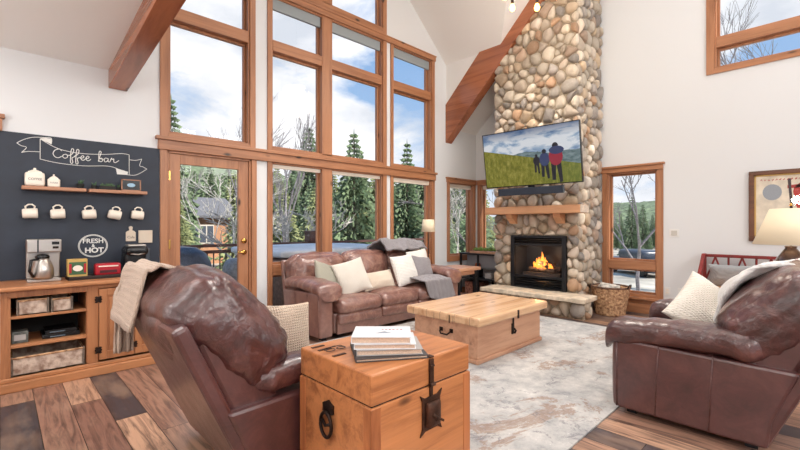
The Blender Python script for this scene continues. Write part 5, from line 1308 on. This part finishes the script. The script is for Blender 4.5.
nz2 = N.new('ShaderNodeTexNoise'); nz2.inputs['Scale'].default_value = 5; nz2.inputs['Detail'].default_value = 5; L.new(mp.outputs[0], nz2.inputs['Vector'])
cc = N.new('ShaderNodeValToRGB'); e = cc.color_ramp.elements; e[0].position = .35; e[0].color = (*lin((206, 212, 222)), 1); e[1].position = .6; e[1].color = (*lin((250, 250, 252)), 1); L.new(nz2.outputs['Fac'], cc.inputs[0])
mx = N.new('ShaderNodeMix'); mx.data_type = 'RGBA'; L.new(cr.outputs[0], mx.inputs[0]); L.new(gr.outputs[0], mx.inputs[6]); L.new(cc.outputs[0], mx.inputs[7]); L.new(mx.outputs[2], bg.inputs[0])
bg.inputs[1].default_value = 1.15
def light(name, typ, loc, energy, color=(1,1,1), size=.3, rot=(0,0,0), sy=None):
    l = bpy.data.lights.new(name, typ); l.energy = energy; l.color = color
    if typ == 'AREA':
        l.size = size
        if sy: l.shape = 'RECTANGLE'; l.size_y = sy
    elif typ == 'POINT': l.shadow_soft_size = size
    o = bpy.data.objects.new(name, l); C.objects.link(o); o.location = loc; o.rotation_euler = tuple(R(a) for a in rot); return o
s_ = light('sun', 'SUN', (0, -10, 20), 5.0, (1, .95, .87), rot=(48, 0, 14)); s_.data.angle = R(2)
for x, y in ((-1.3, 3.6), (-1.4, .6), (.1, -1.5)): light('low_fill_point', 'POINT', (x, y, 2.0), 42, (1, .97, .93), .12)  # added fill, no globes hang here; lifts the low left ceiling
WK = .34
light('chandelier_light', 'POINT', (4.45, 2.42, 3.9), 75, (1, .86, .7), .35)
# added fill areas without fixtures: low ceiling, ridge and rear slope
for x, y in ((-1.5, 2.8), (-.2, 3.2), (-1.6, .2), (0, .2), (-1, -2.4)): light('low_ceiling_fill', 'AREA', (x, y, zl(y)-.03), 55*WK, (1, .985, .965), .9)
for x, y in ((2.2, -.4), (4.2, -.4), (5.8, -.4)): light('ridge_fill', 'AREA', (x, y, 7.4), 150*WK, (1, .985, .97), 1.6)  # unseen fill high in the vault, brightens the main room
for x in (1.8, 3.6, 5.4): light('rear_fill', 'AREA', (x, -3.6, 3.6), 170*WK, (1, .985, .965), 1.4, rot=(62, 0, 0))  # added fill shining forward from behind the camera
light('floor_lamp_light', 'POINT', (5.22, 4.72, 1.30), 5, (1, .8, .55), .04); light('table_lamp_light', 'POINT', (4.62, .22, 1.3), 0.6, (1, .82, .6), .05)
for x, y in ((4.7, 2.9), (3.0, 3.3)):
    o = light('table_fill_spot', 'SPOT', (x, y, 8.05-y), 260, (1, .96, .9)); o.data.spot_size = R(95); o.data.spot_blend = .8; o.data.shadow_soft_size = .35  # added spot without a fixture, brightens coffee table, sofa and hearth
light('fire_light', 'POINT', (FX+.12, 3.2, .72), 5, (1, .5, .2), .05)
# ---------------------------------------------------------------- camera
cam = bpy.data.cameras.new('camera'); co = bpy.data.objects.new('camera', cam); C.objects.link(co); S.camera = co
co.location = (0, 0, 1.3); cam.sensor_width = 36; cam.lens = 414.7/800*36; cam.shift_y = .00125; cam.clip_end = 500
co.rotation_euler = (R(90), 0, -math.atan2(400, 414.7))
vs_ = S.view_settings; vs_.view_transform = 'Standard'; vs_.look = 'None'; vs_.exposure = 0.06; vs_.gamma = 1; vs_.use_curve_mapping = False
S.cycles.use_denoising = True; S.cycles.max_bounces = 8; S.cycles.diffuse_bounces = 5; S.cycles.transparent_max_bounces = 16
S.cycles.sample_clamp_indirect = 6
